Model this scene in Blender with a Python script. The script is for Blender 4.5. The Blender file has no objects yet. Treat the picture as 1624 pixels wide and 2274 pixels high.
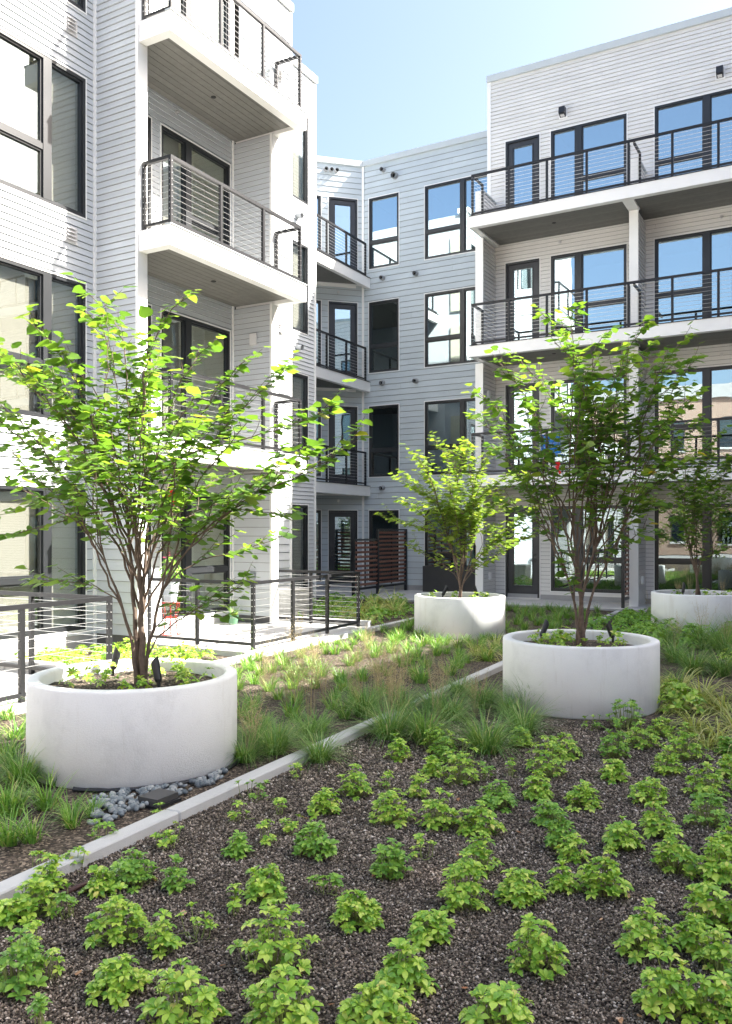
import bpy, math, random
import numpy as np
from mathutils import Vector, Matrix, Euler

random.seed(7)
SC = bpy.context.scene
COL = SC.collection
rad = math.radians

# ------------------------------------------------------------------ camera, sky, sun, exposure
CAM_Z = 1.8
YAW = 29.5
cam_data = bpy.data.cameras.new('camera')
cam = bpy.data.objects.new('camera', cam_data)
COL.objects.link(cam)
cam.location = (0, 0, CAM_Z)
cam.rotation_euler = (rad(90), 0, rad(YAW))
cam_data.sensor_fit = 'VERTICAL'
cam_data.sensor_height = 36.0
cam_data.lens = 1880.0 / 2273.0 * 36.0
cam_data.shift_y = 43.5 / 2273.0
cam_data.clip_start = 0.05
cam_data.clip_end = 2000
SC.camera = cam

SUN = Vector((1.0, 0.60, 1.10)).normalized()          # towards the sun
world = bpy.data.worlds.new('World')
SC.world = world
world.use_nodes = True
wn = world.node_tree
wn.nodes.clear()
w_out = wn.nodes.new('ShaderNodeOutputWorld')
w_bg = wn.nodes.new('ShaderNodeBackground')
w_sky = wn.nodes.new('ShaderNodeTexSky')
w_sky.sky_type = 'NISHITA'
w_sky.sun_disc = False
w_sky.sun_elevation = math.asin(SUN.z)
w_sky.sun_rotation = math.atan2(SUN.x, SUN.y)
w_sky.air_density = 1.0
w_sky.dust_density = 4.5
w_sky.ozone_density = 1.0
w_bg.inputs[1].default_value = 0.080
wn.links.new(w_sky.outputs[0], w_bg.inputs[0])
wn.links.new(w_bg.outputs[0], w_out.inputs[0])

sun_data = bpy.data.lights.new('sun', 'SUN')
sun_data.energy = 4.8
sun_data.angle = rad(0.53)
sun_data.color = (1.0, 0.95, 0.87)
sun = bpy.data.objects.new('sun', sun_data)
COL.objects.link(sun)
sun.rotation_euler = (-SUN).to_track_quat('-Z', 'Y').to_euler()
sun.location = (20, 12, 30)

SC.view_settings.view_transform = 'Standard'
SC.view_settings.look = 'None'
SC.view_settings.exposure = 2.35
SC.view_settings.gamma = 1.0
SC.view_settings.use_curve_mapping = False
SC.render.engine = 'CYCLES'
SC.cycles.use_denoising = True
SC.cycles.max_bounces = 8
SC.cycles.diffuse_bounces = 4
SC.cycles.glossy_bounces = 4
SC.cycles.transparent_max_bounces = 12
SC.cycles.sample_clamp_indirect = 8.0

# ------------------------------------------------------------------ picture-to-place helper (sizes were measured at 1624 px width)
_c, _s = math.cos(rad(YAW)), math.sin(rad(YAW))
def at_depth(px, py, D):
    xc = (px - 812.0) / 1880.0 * D
    return Vector((_c * xc - _s * D, _s * xc + _c * D, CAM_Z + (1180.0 - py) * D / 1880.0))
def on_ground(px, py, z=0.0):
    return at_depth(px, py, (CAM_Z - z) * 1880.0 / (py - 1180.0))
def depth_of(p):
    return -_s * p[0] + _c * p[1]
def px_of(p):
    D = depth_of(p)
    return 812 + 1880 * (_c * p[0] + _s * p[1]) / D, 1180 - 1880 * (p[2] - CAM_Z) / D

# ------------------------------------------------------------------ materials
def new_mat(name):
    m = bpy.data.materials.new(name)
    m.use_nodes = True
    nt = m.node_tree
    nt.nodes.clear()
    out = nt.nodes.new('ShaderNodeOutputMaterial')
    return m, nt, out
def N(nt, kind, **kw):
    n = nt.nodes.new(kind)
    for k, v in kw.items():
        setattr(n, k, v)
    return n
def coords(nt, scale=1.0):
    g = N(nt, 'ShaderNodeNewGeometry')
    return g.outputs['Position']
def ramp(nt, fac, stops):
    r = N(nt, 'ShaderNodeValToRGB')
    el = r.color_ramp.elements
    while len(el) > 1:
        el.remove(el[-1])
    el[0].position, el[0].color = stops[0][0], (*stops[0][1], 1)
    for p, c in stops[1:]:
        e = el.new(p)
        e.color = (*c, 1)
    nt.links.new(fac, r.inputs[0])
    return r.outputs[0]
def noise(nt, vec, scale, detail=4, rough=0.6):
    n = N(nt, 'ShaderNodeTexNoise')
    n.inputs['Scale'].default_value = scale
    n.inputs['Detail'].default_value = detail
    n.inputs['Roughness'].default_value = rough
    nt.links.new(vec, n.inputs['Vector'])
    return n.outputs['Fac']
def bump(nt, h, strength, dist):
    b = N(nt, 'ShaderNodeBump')
    b.inputs['Strength'].default_value = strength
    b.inputs['Distance'].default_value = dist
    nt.links.new(h, b.inputs['Height'])
    return b.outputs['Normal']
def principled(nt, out, rough=0.6, metal=0.0, spec=0.4):
    p = N(nt, 'ShaderNodeBsdfPrincipled')
    p.inputs['Roughness'].default_value = rough
    p.inputs['Metallic'].default_value = metal
    p.inputs['Specular IOR Level'].default_value = spec
    nt.links.new(p.outputs[0], out.inputs['Surface'])
    return p

def mat_paint(name, col, rough=0.55, var=0.08, nscale=3.0, bscale=120, bstr=0.08, per_object=0.0, spec=0.35):
    """painted or powder-coated surface: mild blotches, grain, per-piece shade difference"""
    m, nt, out = new_mat(name)
    p = principled(nt, out, rough, 0, spec)
    v = coords(nt)
    f = noise(nt, v, nscale, 6)
    c = Vector(col)
    cout = ramp(nt, f, [(0.3, tuple(c * (1 - var))), (0.7, tuple(c * (1 + var * 0.6)))])
    if per_object:
        oi = N(nt, 'ShaderNodeObjectInfo')
        mr = N(nt, 'ShaderNodeMapRange')
        mr.inputs[3].default_value = 1 - per_object
        mr.inputs[4].default_value = 1 + per_object * 0.7
        nt.links.new(oi.outputs['Random'], mr.inputs[0])
        mx = N(nt, 'ShaderNodeVectorMath', operation='SCALE')
        nt.links.new(cout, mx.inputs[0])
        nt.links.new(mr.outputs[0], mx.inputs['Scale'])
        cout = mx.outputs[0]
    nt.links.new(cout, p.inputs['Base Color'])
    if bstr:
        nt.links.new(bump(nt, noise(nt, v, bscale, 3), bstr, 0.004), p.inputs['Normal'])
    return m

def mat_siding(name, col):
    """fibre-cement lap siding: fine horizontal wood grain, slight shade change per board"""
    m, nt, out = new_mat(name)
    p = principled(nt, out, 0.62, 0, 0.3)
    v = coords(nt)
    mp = N(nt, 'ShaderNodeMapping')
    mp.inputs['Scale'].default_value = (6, 6, 90)
    nt.links.new(v, mp.inputs['Vector'])
    g = noise(nt, mp.outputs[0], 1.0, 5)
    f = noise(nt, v, 1.3, 5)
    c = Vector(col)
    a = ramp(nt, f, [(0.3, tuple(c * 0.95)), (0.7, tuple(c * 1.03))])
    oi = N(nt, 'ShaderNodeObjectInfo')
    mr = N(nt, 'ShaderNodeMapRange')
    mr.inputs[3].default_value = 0.94
    mr.inputs[4].default_value = 1.03
    nt.links.new(oi.outputs['Random'], mr.inputs[0])
    mx = N(nt, 'ShaderNodeVectorMath', operation='SCALE')
    nt.links.new(a, mx.inputs[0])
    nt.links.new(mr.outputs[0], mx.inputs['Scale'])
    nt.links.new(mx.outputs[0], p.inputs['Base Color'])
    nt.links.new(bump(nt, g, 0.25, 0.003), p.inputs['Normal'])
    return m

def mat_glass(name, refl=0.35, tint=(0.80, 0.86, 0.84)):
    """coated window pane: mirrors a share of what is outside, lets the rest show the room"""
    m, nt, out = new_mat(name)
    tr = N(nt, 'ShaderNodeBsdfTransparent')
    tr.inputs[0].default_value = (*tint, 1)
    gl = N(nt, 'ShaderNodeBsdfGlossy')
    gl.inputs['Color'].default_value = (0.84, 0.97, 1.0, 1)
    gl.inputs['Roughness'].default_value = 0.0
    lw = N(nt, 'ShaderNodeLayerWeight')
    lw.inputs['Blend'].default_value = 0.5
    pw = N(nt, 'ShaderNodeMath', operation='POWER')
    pw.inputs[1].default_value = 4.0
    nt.links.new(lw.outputs['Facing'], pw.inputs[0])
    ma = N(nt, 'ShaderNodeMath', operation='MULTIPLY_ADD')
    ma.use_clamp = True
    ma.inputs[1].default_value = 1.0 - refl
    ma.inputs[2].default_value = refl
    nt.links.new(pw.outputs[0], ma.inputs[0])
    v = coords(nt)
    nrm = bump(nt, noise(nt, v, 1.2, 1), 0.07, 0.02)
    nt.links.new(nrm, gl.inputs['Normal'])
    mx = N(nt, 'ShaderNodeMixShader')
    nt.links.new(ma.outputs[0], mx.inputs[0])
    nt.links.new(tr.outputs[0], mx.inputs[1])
    nt.links.new(gl.outputs[0], mx.inputs[2])
    nt.links.new(mx.outputs[0], out.inputs['Surface'])
    return m

def mat_leaf(name, stops, trans=0.35, rough=0.42, island=True, spec=0.4, tmul=(1.1, 1.12, 0.5)):
    m, nt, out = new_mat(name)
    p = N(nt, 'ShaderNodeBsdfPrincipled')
    p.inputs['Roughness'].default_value = rough
    p.inputs['Specular IOR Level'].default_value = spec
    g = N(nt, 'ShaderNodeNewGeometry')
    oi = N(nt, 'ShaderNodeObjectInfo')
    ad = N(nt, 'ShaderNodeMath', operation='ADD')
    fr = N(nt, 'ShaderNodeMath', operation='FRACT')
    nt.links.new(g.outputs['Random Per Island'], ad.inputs[0])
    nt.links.new(oi.outputs['Random'], ad.inputs[1])
    nt.links.new(ad.outputs[0], fr.inputs[0])
    c = ramp(nt, fr.outputs[0], stops)
    nt.links.new(c, p.inputs['Base Color'])
    nt.links.new(bump(nt, noise(nt, g.outputs['Position'], 160, 2), 0.2, 0.002), p.inputs['Normal'])
    t = N(nt, 'ShaderNodeBsdfTranslucent')
    mu = N(nt, 'ShaderNodeVectorMath', operation='MULTIPLY')
    mu.inputs[1].default_value = tmul
    nt.links.new(c, mu.inputs[0])
    nt.links.new(mu.outputs[0], t.inputs[0])
    mx = N(nt, 'ShaderNodeMixShader')
    mx.inputs[0].default_value = trans
    nt.links.new(p.outputs[0], mx.inputs[1])
    nt.links.new(t.outputs[0], mx.inputs[2])
    nt.links.new(mx.outputs[0], out.inputs['Surface'])
    return m

def mat_concrete(name, col, var=0.12):
    m, nt, out = new_mat(name)
    p = principled(nt, out, 0.8, 0, 0.25)
    v = coords(nt)
    a = noise(nt, v, 2.2, 8, 0.65)
    b = noise(nt, v, 190, 3)
    c = Vector(col)
    ca = ramp(nt, a, [(0.25, tuple(c * (1 - var))), (0.5, tuple(c)), (0.8, tuple(c * (1 + var * 0.5)))])
    cb = ramp(nt, b, [(0.28, (0.55, 0.53, 0.5)), (0.40, (1, 1, 1))])
    mx = N(nt, 'ShaderNodeMix', data_type='RGBA', blend_type='MULTIPLY')
    mx.inputs[0].default_value = 0.6
    nt.links.new(ca, mx.inputs[6])
    nt.links.new(cb, mx.inputs[7])
    nt.links.new(mx.outputs[2], p.inputs['Base Color'])
    nt.links.new(bump(nt, b, 0.35, 0.004), p.inputs['Normal'])
    return m

def mat_mulch(name):
    m, nt, out = new_mat(name)
    p = principled(nt, out, 0.85, 0, 0.3)
    v = coords(nt)
    vo = N(nt, 'ShaderNodeTexVoronoi')
    vo.inputs['Scale'].default_value = 62
    nt.links.new(v, vo.inputs['Vector'])
    hs = N(nt, 'ShaderNodeSeparateColor')
    nt.links.new(vo.outputs['Color'], hs.inputs[0])
    c = ramp(nt, hs.outputs[0], [(0.0, (0.022, 0.018, 0.014)), (0.5, (0.07, 0.058, 0.045)), (0.8, (0.14, 0.117, 0.09)), (1.0, (0.30, 0.26, 0.20))])
    b = ramp(nt, noise(nt, v, 1.1, 5), [(0.35, (0.75, 0.7, 0.7)), (0.7, (1.25, 1.15, 1.1))])
    mx = N(nt, 'ShaderNodeMix', data_type='RGBA', blend_type='MULTIPLY')
    mx.inputs[0].default_value = 1
    nt.links.new(c, mx.inputs[6])
    nt.links.new(b, mx.inputs[7])
    nt.links.new(mx.outputs[2], p.inputs['Base Color'])
    iv = N(nt, 'ShaderNodeMath', operation='SUBTRACT')
    iv.inputs[0].default_value = 1
    nt.links.new(vo.outputs['Distance'], iv.inputs[1])
    nt.links.new(bump(nt, iv.outputs[0], 1.0, 0.012), p.inputs['Normal'])
    return m

def mat_stone(name, stops, rough=0.75):
    m, nt, out = new_mat(name)
    p = principled(nt, out, rough, 0, 0.35)
    g = N(nt, 'ShaderNodeNewGeometry')
    oi = N(nt, 'ShaderNodeObjectInfo')
    ad = N(nt, 'ShaderNodeMath', operation='ADD')
    fr = N(nt, 'ShaderNodeMath', operation='FRACT')
    nt.links.new(g.outputs['Random Per Island'], ad.inputs[0])
    nt.links.new(oi.outputs['Random'], ad.inputs[1])
    nt.links.new(ad.outputs[0], fr.inputs[0])
    mx = N(nt, 'ShaderNodeMix', data_type='RGBA', blend_type='MULTIPLY')
    mx.inputs[0].default_value = 1
    nt.links.new(ramp(nt, fr.outputs[0], stops), mx.inputs[6])
    nt.links.new(ramp(nt, noise(nt, g.outputs['Position'], 0.9, 5, 0.65), [(0.35, (0.72, 0.70, 0.70)), (0.55, (1.0, 0.98, 0.96)), (0.72, (1.55, 1.40, 1.30))]), mx.inputs[7])
    nt.links.new(mx.outputs[2], p.inputs['Base Color'])
    nt.links.new(bump(nt, noise(nt, g.outputs['Position'], 220, 3), 0.3, 0.002), p.inputs['Normal'])
    return m

def mat_brick(name):
    m, nt, out = new_mat(name)
    p = principled(nt, out, 0.85, 0, 0.2)
    v = coords(nt)
    sx = N(nt, 'ShaderNodeSeparateXYZ')
    nt.links.new(v, sx.inputs[0])
    cx = N(nt, 'ShaderNodeCombineXYZ')
    nt.links.new(sx.outputs[0], cx.inputs[0])
    nt.links.new(sx.outputs[2], cx.inputs[1])
    br = N(nt, 'ShaderNodeTexBrick')
    br.inputs['Scale'].default_value = 1
    br.inputs['Brick Width'].default_value = 0.22
    br.inputs['Row Height'].default_value = 0.075
    br.inputs['Mortar Size'].default_value = 0.007
    br.inputs['Color1'].default_value = (0.27, 0.165, 0.125, 1)
    br.inputs['Color2'].default_value = (0.21, 0.135, 0.105, 1)
    br.inputs['Mortar'].default_value = (0.55, 0.48, 0.40, 1)
    nt.links.new(cx.outputs[0], br.inputs['Vector'])
    nt.links.new(br.outputs['Color'], p.inputs['Base Color'])
    return m

M = {}
M['siding_pale'] = mat_siding('pale_siding_paint', (0.71, 0.70, 0.675))
M['siding_white'] = mat_siding('white_siding_paint', (0.80, 0.79, 0.76))
M['siding_grey'] = mat_siding('grey_siding_paint', (0.50, 0.555, 0.585))
M['siding_left'] = mat_siding('pale_siding_sky_tint', (0.55, 0.575, 0.595))  # left wing's pale siding with the sky's blue light put into its colour
M['trim'] = mat_paint('white_trim_paint', (0.80, 0.80, 0.78), 0.5, 0.03, bstr=0.03)
M['fascia'] = mat_paint('white_fascia_panel', (0.82, 0.81, 0.785), 0.45, 0.03, bstr=0.02)
M['cap'] = mat_paint('parapet_cap_metal', (0.50, 0.54, 0.55), 0.4, 0.04, bstr=0.0, spec=0.5)
M['black'] = mat_paint('black_powder_coat', (0.020, 0.021, 0.024), 0.38, 0.2, bstr=0.03, spec=0.5)
M['rail'] = mat_paint('dark_rail_paint', (0.018, 0.018, 0.020), 0.42, 0.2, bstr=0.03, spec=0.35)
M['frame'] = mat_paint('dark_window_frame', (0.022, 0.024, 0.027), 0.35, 0.15, bstr=0.02, spec=0.5)
M['door'] = mat_paint('dark_door_paint', (0.032, 0.034, 0.040), 0.4, 0.15, bstr=0.02, spec=0.5)
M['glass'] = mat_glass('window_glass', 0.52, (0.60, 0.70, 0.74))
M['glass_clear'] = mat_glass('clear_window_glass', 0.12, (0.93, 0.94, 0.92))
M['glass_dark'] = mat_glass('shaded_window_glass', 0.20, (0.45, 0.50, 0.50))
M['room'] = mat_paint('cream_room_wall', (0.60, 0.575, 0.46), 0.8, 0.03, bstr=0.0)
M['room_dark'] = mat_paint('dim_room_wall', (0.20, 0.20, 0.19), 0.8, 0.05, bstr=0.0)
M['shade'] = mat_paint('woven_window_shade', (0.31, 0.295, 0.27), 0.9, 0.1, nscale=60, bscale=300, bstr=0.3)
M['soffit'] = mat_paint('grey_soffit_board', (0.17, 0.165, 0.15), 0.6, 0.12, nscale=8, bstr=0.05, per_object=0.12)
M['steel'] = mat_paint('stainless_cable', (0.62, 0.62, 0.62), 0.3, 0.03, bstr=0)
for _n in M['steel'].node_tree.nodes:
    if _n.type == 'BSDF_PRINCIPLED':
        _n.inputs['Metallic'].default_value = 0.8
M['gap'] = mat_paint('shadow_gap_backing', (0.13, 0.125, 0.125), 0.9, 0.1, bstr=0)  # dark backing sheet, shade between the siding boards put into its colour
M['gap_dark'] = mat_paint('dark_shadow_gap_backing', (0.035, 0.033, 0.033), 0.9, 0.1, bstr=0)  # darker backing, same painted shade behind the left wing's boards
M['vent'] = mat_paint('vent_plastic', (0.62, 0.61, 0.60), 0.5, 0.04)
M['vent_grey'] = mat_paint('vent_pipe_grey', (0.34, 0.35, 0.36), 0.5, 0.06)
M['dark_hole'] = mat_paint('dark_vent_throat', (0.03, 0.03, 0.03), 0.8, 0.1, bstr=0)
def mat_stucco(name, col):
    m, nt, out = new_mat(name)
    p = principled(nt, out, 0.85, 0, 0.2)
    v = coords(nt)
    c = Vector(col)
    a = ramp(nt, noise(nt, v, 1.6, 9, 0.7), [(0.3, tuple(c * 0.86)), (0.48, tuple(c)), (0.75, tuple(c * 1.05))])
    mp = N(nt, 'ShaderNodeMapping')
    mp.inputs['Scale'].default_value = (9, 9, 0.8)
    nt.links.new(v, mp.inputs['Vector'])
    st = ramp(nt, noise(nt, mp.outputs[0], 1.0, 6, 0.7), [(0.30, (0.84, 0.82, 0.79)), (0.42, (1, 1, 1))])
    sp = ramp(nt, noise(nt, v, 85, 4, 0.75), [(0.24, (0.62, 0.60, 0.57)), (0.36, (1, 1, 1))])
    cur = a
    for k, f in ((st, 0.6), (sp, 0.8)):
        mx = N(nt, 'ShaderNodeMix', data_type='RGBA', blend_type='MULTIPLY')
        mx.inputs[0].default_value = f
        nt.links.new(cur, mx.inputs[6])
        nt.links.new(k, mx.inputs[7])
        cur = mx.outputs[2]
    nt.links.new(cur, p.inputs['Base Color'])
    nt.links.new(bump(nt, noise(nt, v, 95, 6, 0.75), 0.55, 0.010), p.inputs['Normal'])
    return m
M['planter'] = mat_stucco('rough_planter_stucco', (0.82, 0.825, 0.815))
M['kerb'] = mat_concrete('kerb_concrete', (0.50, 0.50, 0.49), 0.16)
M['paving'] = mat_concrete('paving_concrete', (0.64, 0.62, 0.59), 0.10)
M['base'] = mat_concrete('foundation_concrete', (0.34, 0.34, 0.34), 0.15)
M['mulch'] = mat_mulch('dark_gravel_mulch')
M['gravel'] = mat_stone('gravel_stone', [(0.0, (0.042, 0.034, 0.026)), (0.45, (0.140, 0.116, 0.090)), (0.80, (0.27, 0.227, 0.178)), (0.95, (0.43, 0.37, 0.30)), (1.0, (0.68, 0.62, 0.54))])
M['pebble'] = mat_stone('river_pebble', [(0.0, (0.12, 0.15, 0.17)), (0.5, (0.23, 0.27, 0.29)), (1.0, (0.38, 0.41, 0.41))], 0.5)
M['bark'] = mat_paint('brown_bark', (0.15, 0.108, 0.082), 0.85, 0.35, nscale=30, bscale=140, bstr=0.6)
M['leaf'] = mat_leaf('heart_leaf', [(0.0, (0.085, 0.18, 0.036)), (0.45, (0.145, 0.275, 0.048)), (0.8, (0.21, 0.345, 0.060)), (0.995, (0.28, 0.38, 0.075)), (1.0, (0.48, 0.36, 0.04))], 0.54)
M['leaf_light'] = mat_leaf('light_heart_leaf', [(0.0, (0.15, 0.25, 0.045)), (0.6, (0.23, 0.34, 0.065)), (1.0, (0.34, 0.42, 0.09))], 0.5)
M['ground_leaf'] = mat_leaf('ground_cover_leaf', [(0.0, (0.14, 0.32, 0.042)), (0.4, (0.28, 0.49, 0.060)), (0.75, (0.45, 0.64, 0.09)), (0.97, (0.58, 0.69, 0.14)), (1.0, (0.66, 0.60, 0.17))], 0.28, 0.35)
M['ground_leaf_dark'] = mat_leaf('ground_cover_leaf_dark', [(0.0, (0.12, 0.28, 0.05)), (0.5, (0.21, 0.41, 0.06)), (1.0, (0.34, 0.54, 0.085))], 0.28, 0.35)
M['stem_green'] = mat_paint('green_stem', (0.22, 0.27, 0.08), 0.6, 0.2, nscale=40, bstr=0)
M['liriope'] = mat_leaf('strap_grass', [(0.0, (0.09, 0.22, 0.040)), (0.5, (0.17, 0.35, 0.06)), (0.86, (0.28, 0.44, 0.09)), (1.0, (0.58, 0.52, 0.27))], 0.3, 0.4, tmul=(1.2, 1.25, 0.6))
M['fescue'] = mat_leaf('fine_grass', [(0.0, (0.09, 0.21, 0.050)), (0.55, (0.18, 0.34, 0.08)), (0.86, (0.30, 0.43, 0.13)), (1.0, (0.56, 0.51, 0.27))], 0.3, 0.45, tmul=(1.2, 1.25, 0.6))
M['hakone'] = mat_leaf('golden_grass', [(0.0, (0.26, 0.34, 0.07)), (0.5, (0.42, 0.48, 0.13)), (1.0, (0.62, 0.58, 0.26))], 0.3, 0.45, tmul=(1.1, 1.1, 0.6))
M['straw'] = mat_leaf('dry_seed_head', [(0.0, (0.40, 0.31, 0.16)), (1.0, (0.60, 0.50, 0.30))], 0.3, 0.7, tmul=(1, 1, 0.8))
M['wood'] = mat_paint('stained_slat_wood', (0.27, 0.125, 0.082), 0.5, 0.25, nscale=14, bscale=80, bstr=0.2, per_object=0.22)
M['metal_box'] = mat_paint('dark_metal_planter', (0.055, 0.055, 0.055), 0.35, 0.1, bstr=0.02, spec=0.5)
M['ac'] = mat_paint('ac_case', (0.55, 0.54, 0.51), 0.5, 0.05)
M['red'] = mat_paint('red_enamel', (0.36, 0.03, 0.02), 0.4, 0.1, bstr=0)
M['ribbon'] = mat_paint('red_ribbon', (0.80, 0.03, 0.03), 0.5, 0.1, bstr=0)
M['galv'] = mat_paint('galvanised_pot', (0.34, 0.37, 0.40), 0.4, 0.1, bstr=0.05)
M['pink'] = mat_paint('pink_petal', (0.75, 0.10, 0.25), 0.6, 0.1, bstr=0)
M['blue'] = mat_paint('blue_fabric', (0.03, 0.20, 0.62), 0.7, 0.1, bstr=0.05)
M['pipe'] = mat_paint('brown_irrigation_pipe', (0.075, 0.035, 0.030), 0.5, 0.1, bstr=0)
M['brick'] = mat_brick('red_brick_wall')
M['roofing'] = mat_paint('roof_membrane', (0.45, 0.45, 0.45), 0.8, 0.1)
M['dry_leaf'] = mat_leaf('fallen_leaf', [(0.0, (0.30, 0.12, 0.05)), (0.6, (0.42, 0.24, 0.12)), (1.0, (0.55, 0.40, 0.28))], 0.1, 0.7, tmul=(1, 1, 1))
M['terracotta'] = mat_paint('green_pot', (0.10, 0.22, 0.13), 0.5, 0.1, bstr=0)

# ------------------------------------------------------------------ mesh helpers
class MB:
    def __init__(self):
        self.v, self.f = [], []
    def add(self, vs, fs):
        o = len(self.v)
        self.v.extend(vs)
        self.f.extend([tuple(i + o for i in f) for f in fs])
        return self
    def box(self, x0, x1, y0, y1, z0, z1):
        return self.add([(x0, y0, z0), (x1, y0, z0), (x1, y1, z0), (x0, y1, z0), (x0, y0, z1), (x1, y0, z1), (x1, y1, z1), (x0, y1, z1)],
                        [(3, 2, 1, 0), (4, 5, 6, 7), (0, 1, 5, 4), (1, 2, 6, 5), (2, 3, 7, 6), (3, 0, 4, 7)])
    def bar(self, a, b, w, h, up=(0, 0, 1)):
        a, b = Vector(a), Vector(b)
        d = (b - a).normalized()
        u = Vector(up)
        s = d.cross(u)
        if s.length < 1e-4:
            u = Vector((1, 0, 0))
            s = d.cross(u)
        s.normalize()
        u = s.cross(d).normalized()
        s, u = s * w / 2, u * h / 2
        vs = [tuple(p + i * s + j * u) for p in (a, b) for i, j in ((-1, -1), (1, -1), (1, 1), (-1, 1))]
        return self.add(vs, [(0, 1, 2, 3), (7, 6, 5, 4), (0, 4, 5, 1), (1, 5, 6, 2), (2, 6, 7, 3), (3, 7, 4, 0)])
    def tube(self, pts, r, n=6, cap=True):
        pts = [Vector(p) for p in pts]
        m = len(pts)
        rs = r if isinstance(r, (list, tuple)) else [r] * m
        ref = None
        vs = []
        for i, p in enumerate(pts):
            d = (pts[min(i + 1, m - 1)] - pts[max(i - 1, 0)])
            if d.length < 1e-9:
                d = Vector((0, 0, 1))
            d.normalize()
            if ref is None:
                ref = Vector((1, 0, 0)) if abs(d.x) < 0.9 else Vector((0, 1, 0))
            s = d.cross(ref).normalized()
            ref = s.cross(d).normalized()
            for k in range(n):
                a = 2 * math.pi * k / n
                vs.append(tuple(p + (s * math.cos(a) + ref * math.sin(a)) * rs[i]))
        fs = [(i * n + k, i * n + (k + 1) % n, (i + 1) * n + (k + 1) % n, (i + 1) * n + k) for i in range(m - 1) for k in range(n)]
        if cap:
            fs.append(tuple(range(n - 1, -1, -1)))
            fs.append(tuple((m - 1) * n + k for k in range(n)))
        return self.add(vs, fs)
    def lathe(self, prof, n=48, c=(0, 0, 0), close=False):
        vs = [(c[0] + r * math.cos(2 * math.pi * k / n), c[1] + r * math.sin(2 * math.pi * k / n), c[2] + z) for r, z in prof for k in range(n)]
        m = len(prof)
        fs = [(i * n + k, i * n + (k + 1) % n, (i + 1) * n + (k + 1) % n, (i + 1) * n + k) for i in range(m - 1) for k in range(n)]
        if close:
            fs.append(tuple((m - 1) * n + k for k in range(n)))
        return self.add(vs, fs)
    def prism(self, poly, z0, z1):
        n = len(poly)
        vs = [(x, y, z0) for x, y in poly] + [(x, y, z1) for x, y in poly]
        return self.add(vs, [tuple(range(n - 1, -1, -1)), tuple(range(n, 2 * n))] + [(i, (i + 1) % n, n + (i + 1) % n, n + i) for i in range(n)])
    def mesh(self, name, mat, smooth=False):
        me = bpy.data.meshes.new(name)
        me.from_pydata([tuple(p) for p in self.v], [], self.f)
        me.materials.append(M[mat] if isinstance(mat, str) else mat)
        if smooth:
            me.polygons.foreach_set('use_smooth', [True] * len(me.polygons))
        me.update()
        return me

def tag(o, label=None, cat=None, group=None, kind=None):
    if label: o['label'] = label
    if cat: o['category'] = cat
    if group: o['group'] = group
    if kind: o['kind'] = kind
    return o
def attach(o, parent):
    """parent without moving: children are modelled in world coordinates, the roots are never rotated"""
    if parent is not None:
        o.parent = parent
        w = Vector((0, 0, 0))
        q = parent
        while q is not None:
            w += q.location
            q = q.parent if q.parent else None
        o.location = o.location - _root_loc(parent)
    return o
def _root_loc(p):
    w = Vector((0, 0, 0))
    while p is not None:
        w += p.location
        p = p.parent
    return w
def link(name, me, parent=None):
    o = bpy.data.objects.new(name, me)
    COL.objects.link(o)
    if parent is not None:
        o.parent = parent
        o.location = -_root_loc(parent)
    return o
def part(name, mb, mat, parent, smooth=False):
    return link(name, mb.mesh(name, mat, smooth), parent)
def empty(name, loc=(0, 0, 0)):
    o = bpy.data.objects.new(name, None)
    o.empty_display_size = 0.1
    COL.objects.link(o)
    o.location = loc
    return o
def smooth_bevel(o, w, seg=2):
    b = o.modifiers.new('bevel', 'BEVEL')
    b.width = w
    b.segments = seg
    b.limit_method = 'ANGLE'
    return o
ORD = ['first', 'second', 'third', 'fourth', 'fifth', 'sixth', 'seventh', 'eighth', 'ninth', 'tenth', 'eleventh', 'twelfth', 'thirteenth',
       'fourteenth', 'fifteenth', 'sixteenth', 'seventeenth', 'eighteenth', 'nineteenth', 'twentieth']
def ordinal(i):
    if i < len(ORD):
        return ORD[i]
    return ('twenty' if i < 29 else 'thirty' if i < 39 else 'forty') + ('' if i in (29, 39) else '-' + ORD[(i + 1) % 10 - 1])

# ------------------------------------------------------------------ ground and paving
tag(part('ground', MB().box(-120, 120, -120, 120, -0.3, -0.05), 'base', None), kind='structure')
tag(part('planting_bed', MB().box(-13.5, 7.9, -8, 19.5, -0.05, 0.0), 'mulch', None), kind='structure')

def pave(name, x0, x1, y0, y1, z0, z1, sx, sy, gap=0.006):
    base = tag(part(name, MB().box(x0, x1, y0, y1, z0, z1 - 0.012), 'base', None), kind='structure')
    nx, ny = max(1, round((x1 - x0) / sx)), max(1, round((y1 - y0) / sy))
    dx, dy = (x1 - x0) / nx, (y1 - y0) / ny
    mb = MB().box(gap / 2, dx - gap / 2, gap / 2, dy - gap / 2, -0.02, 0.0)
    me = mb.mesh('paving_slab', 'paving')
    for i in range(nx):
        for j in range(ny):
            o = link('paving_slab', me, base)
            o.location = Vector((x0 + i * dx, y0 + j * dy, z1 + random.uniform(-0.0015, 0.0015))) - _root_loc(base)
    return base
pave('walkway', -18.0, 7.9, 19.5, 22.9, -0.05, 0.05, 0.9, 0.85)
pave('left_patio', -10.3, -7.25, 1.0, 7.05, -0.05, 0.06, 0.6, 0.6)
pave('patio', -10.3, -7.45, 9.75, 13.5, -0.05, 0.06, 0.6, 0.6)

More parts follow.
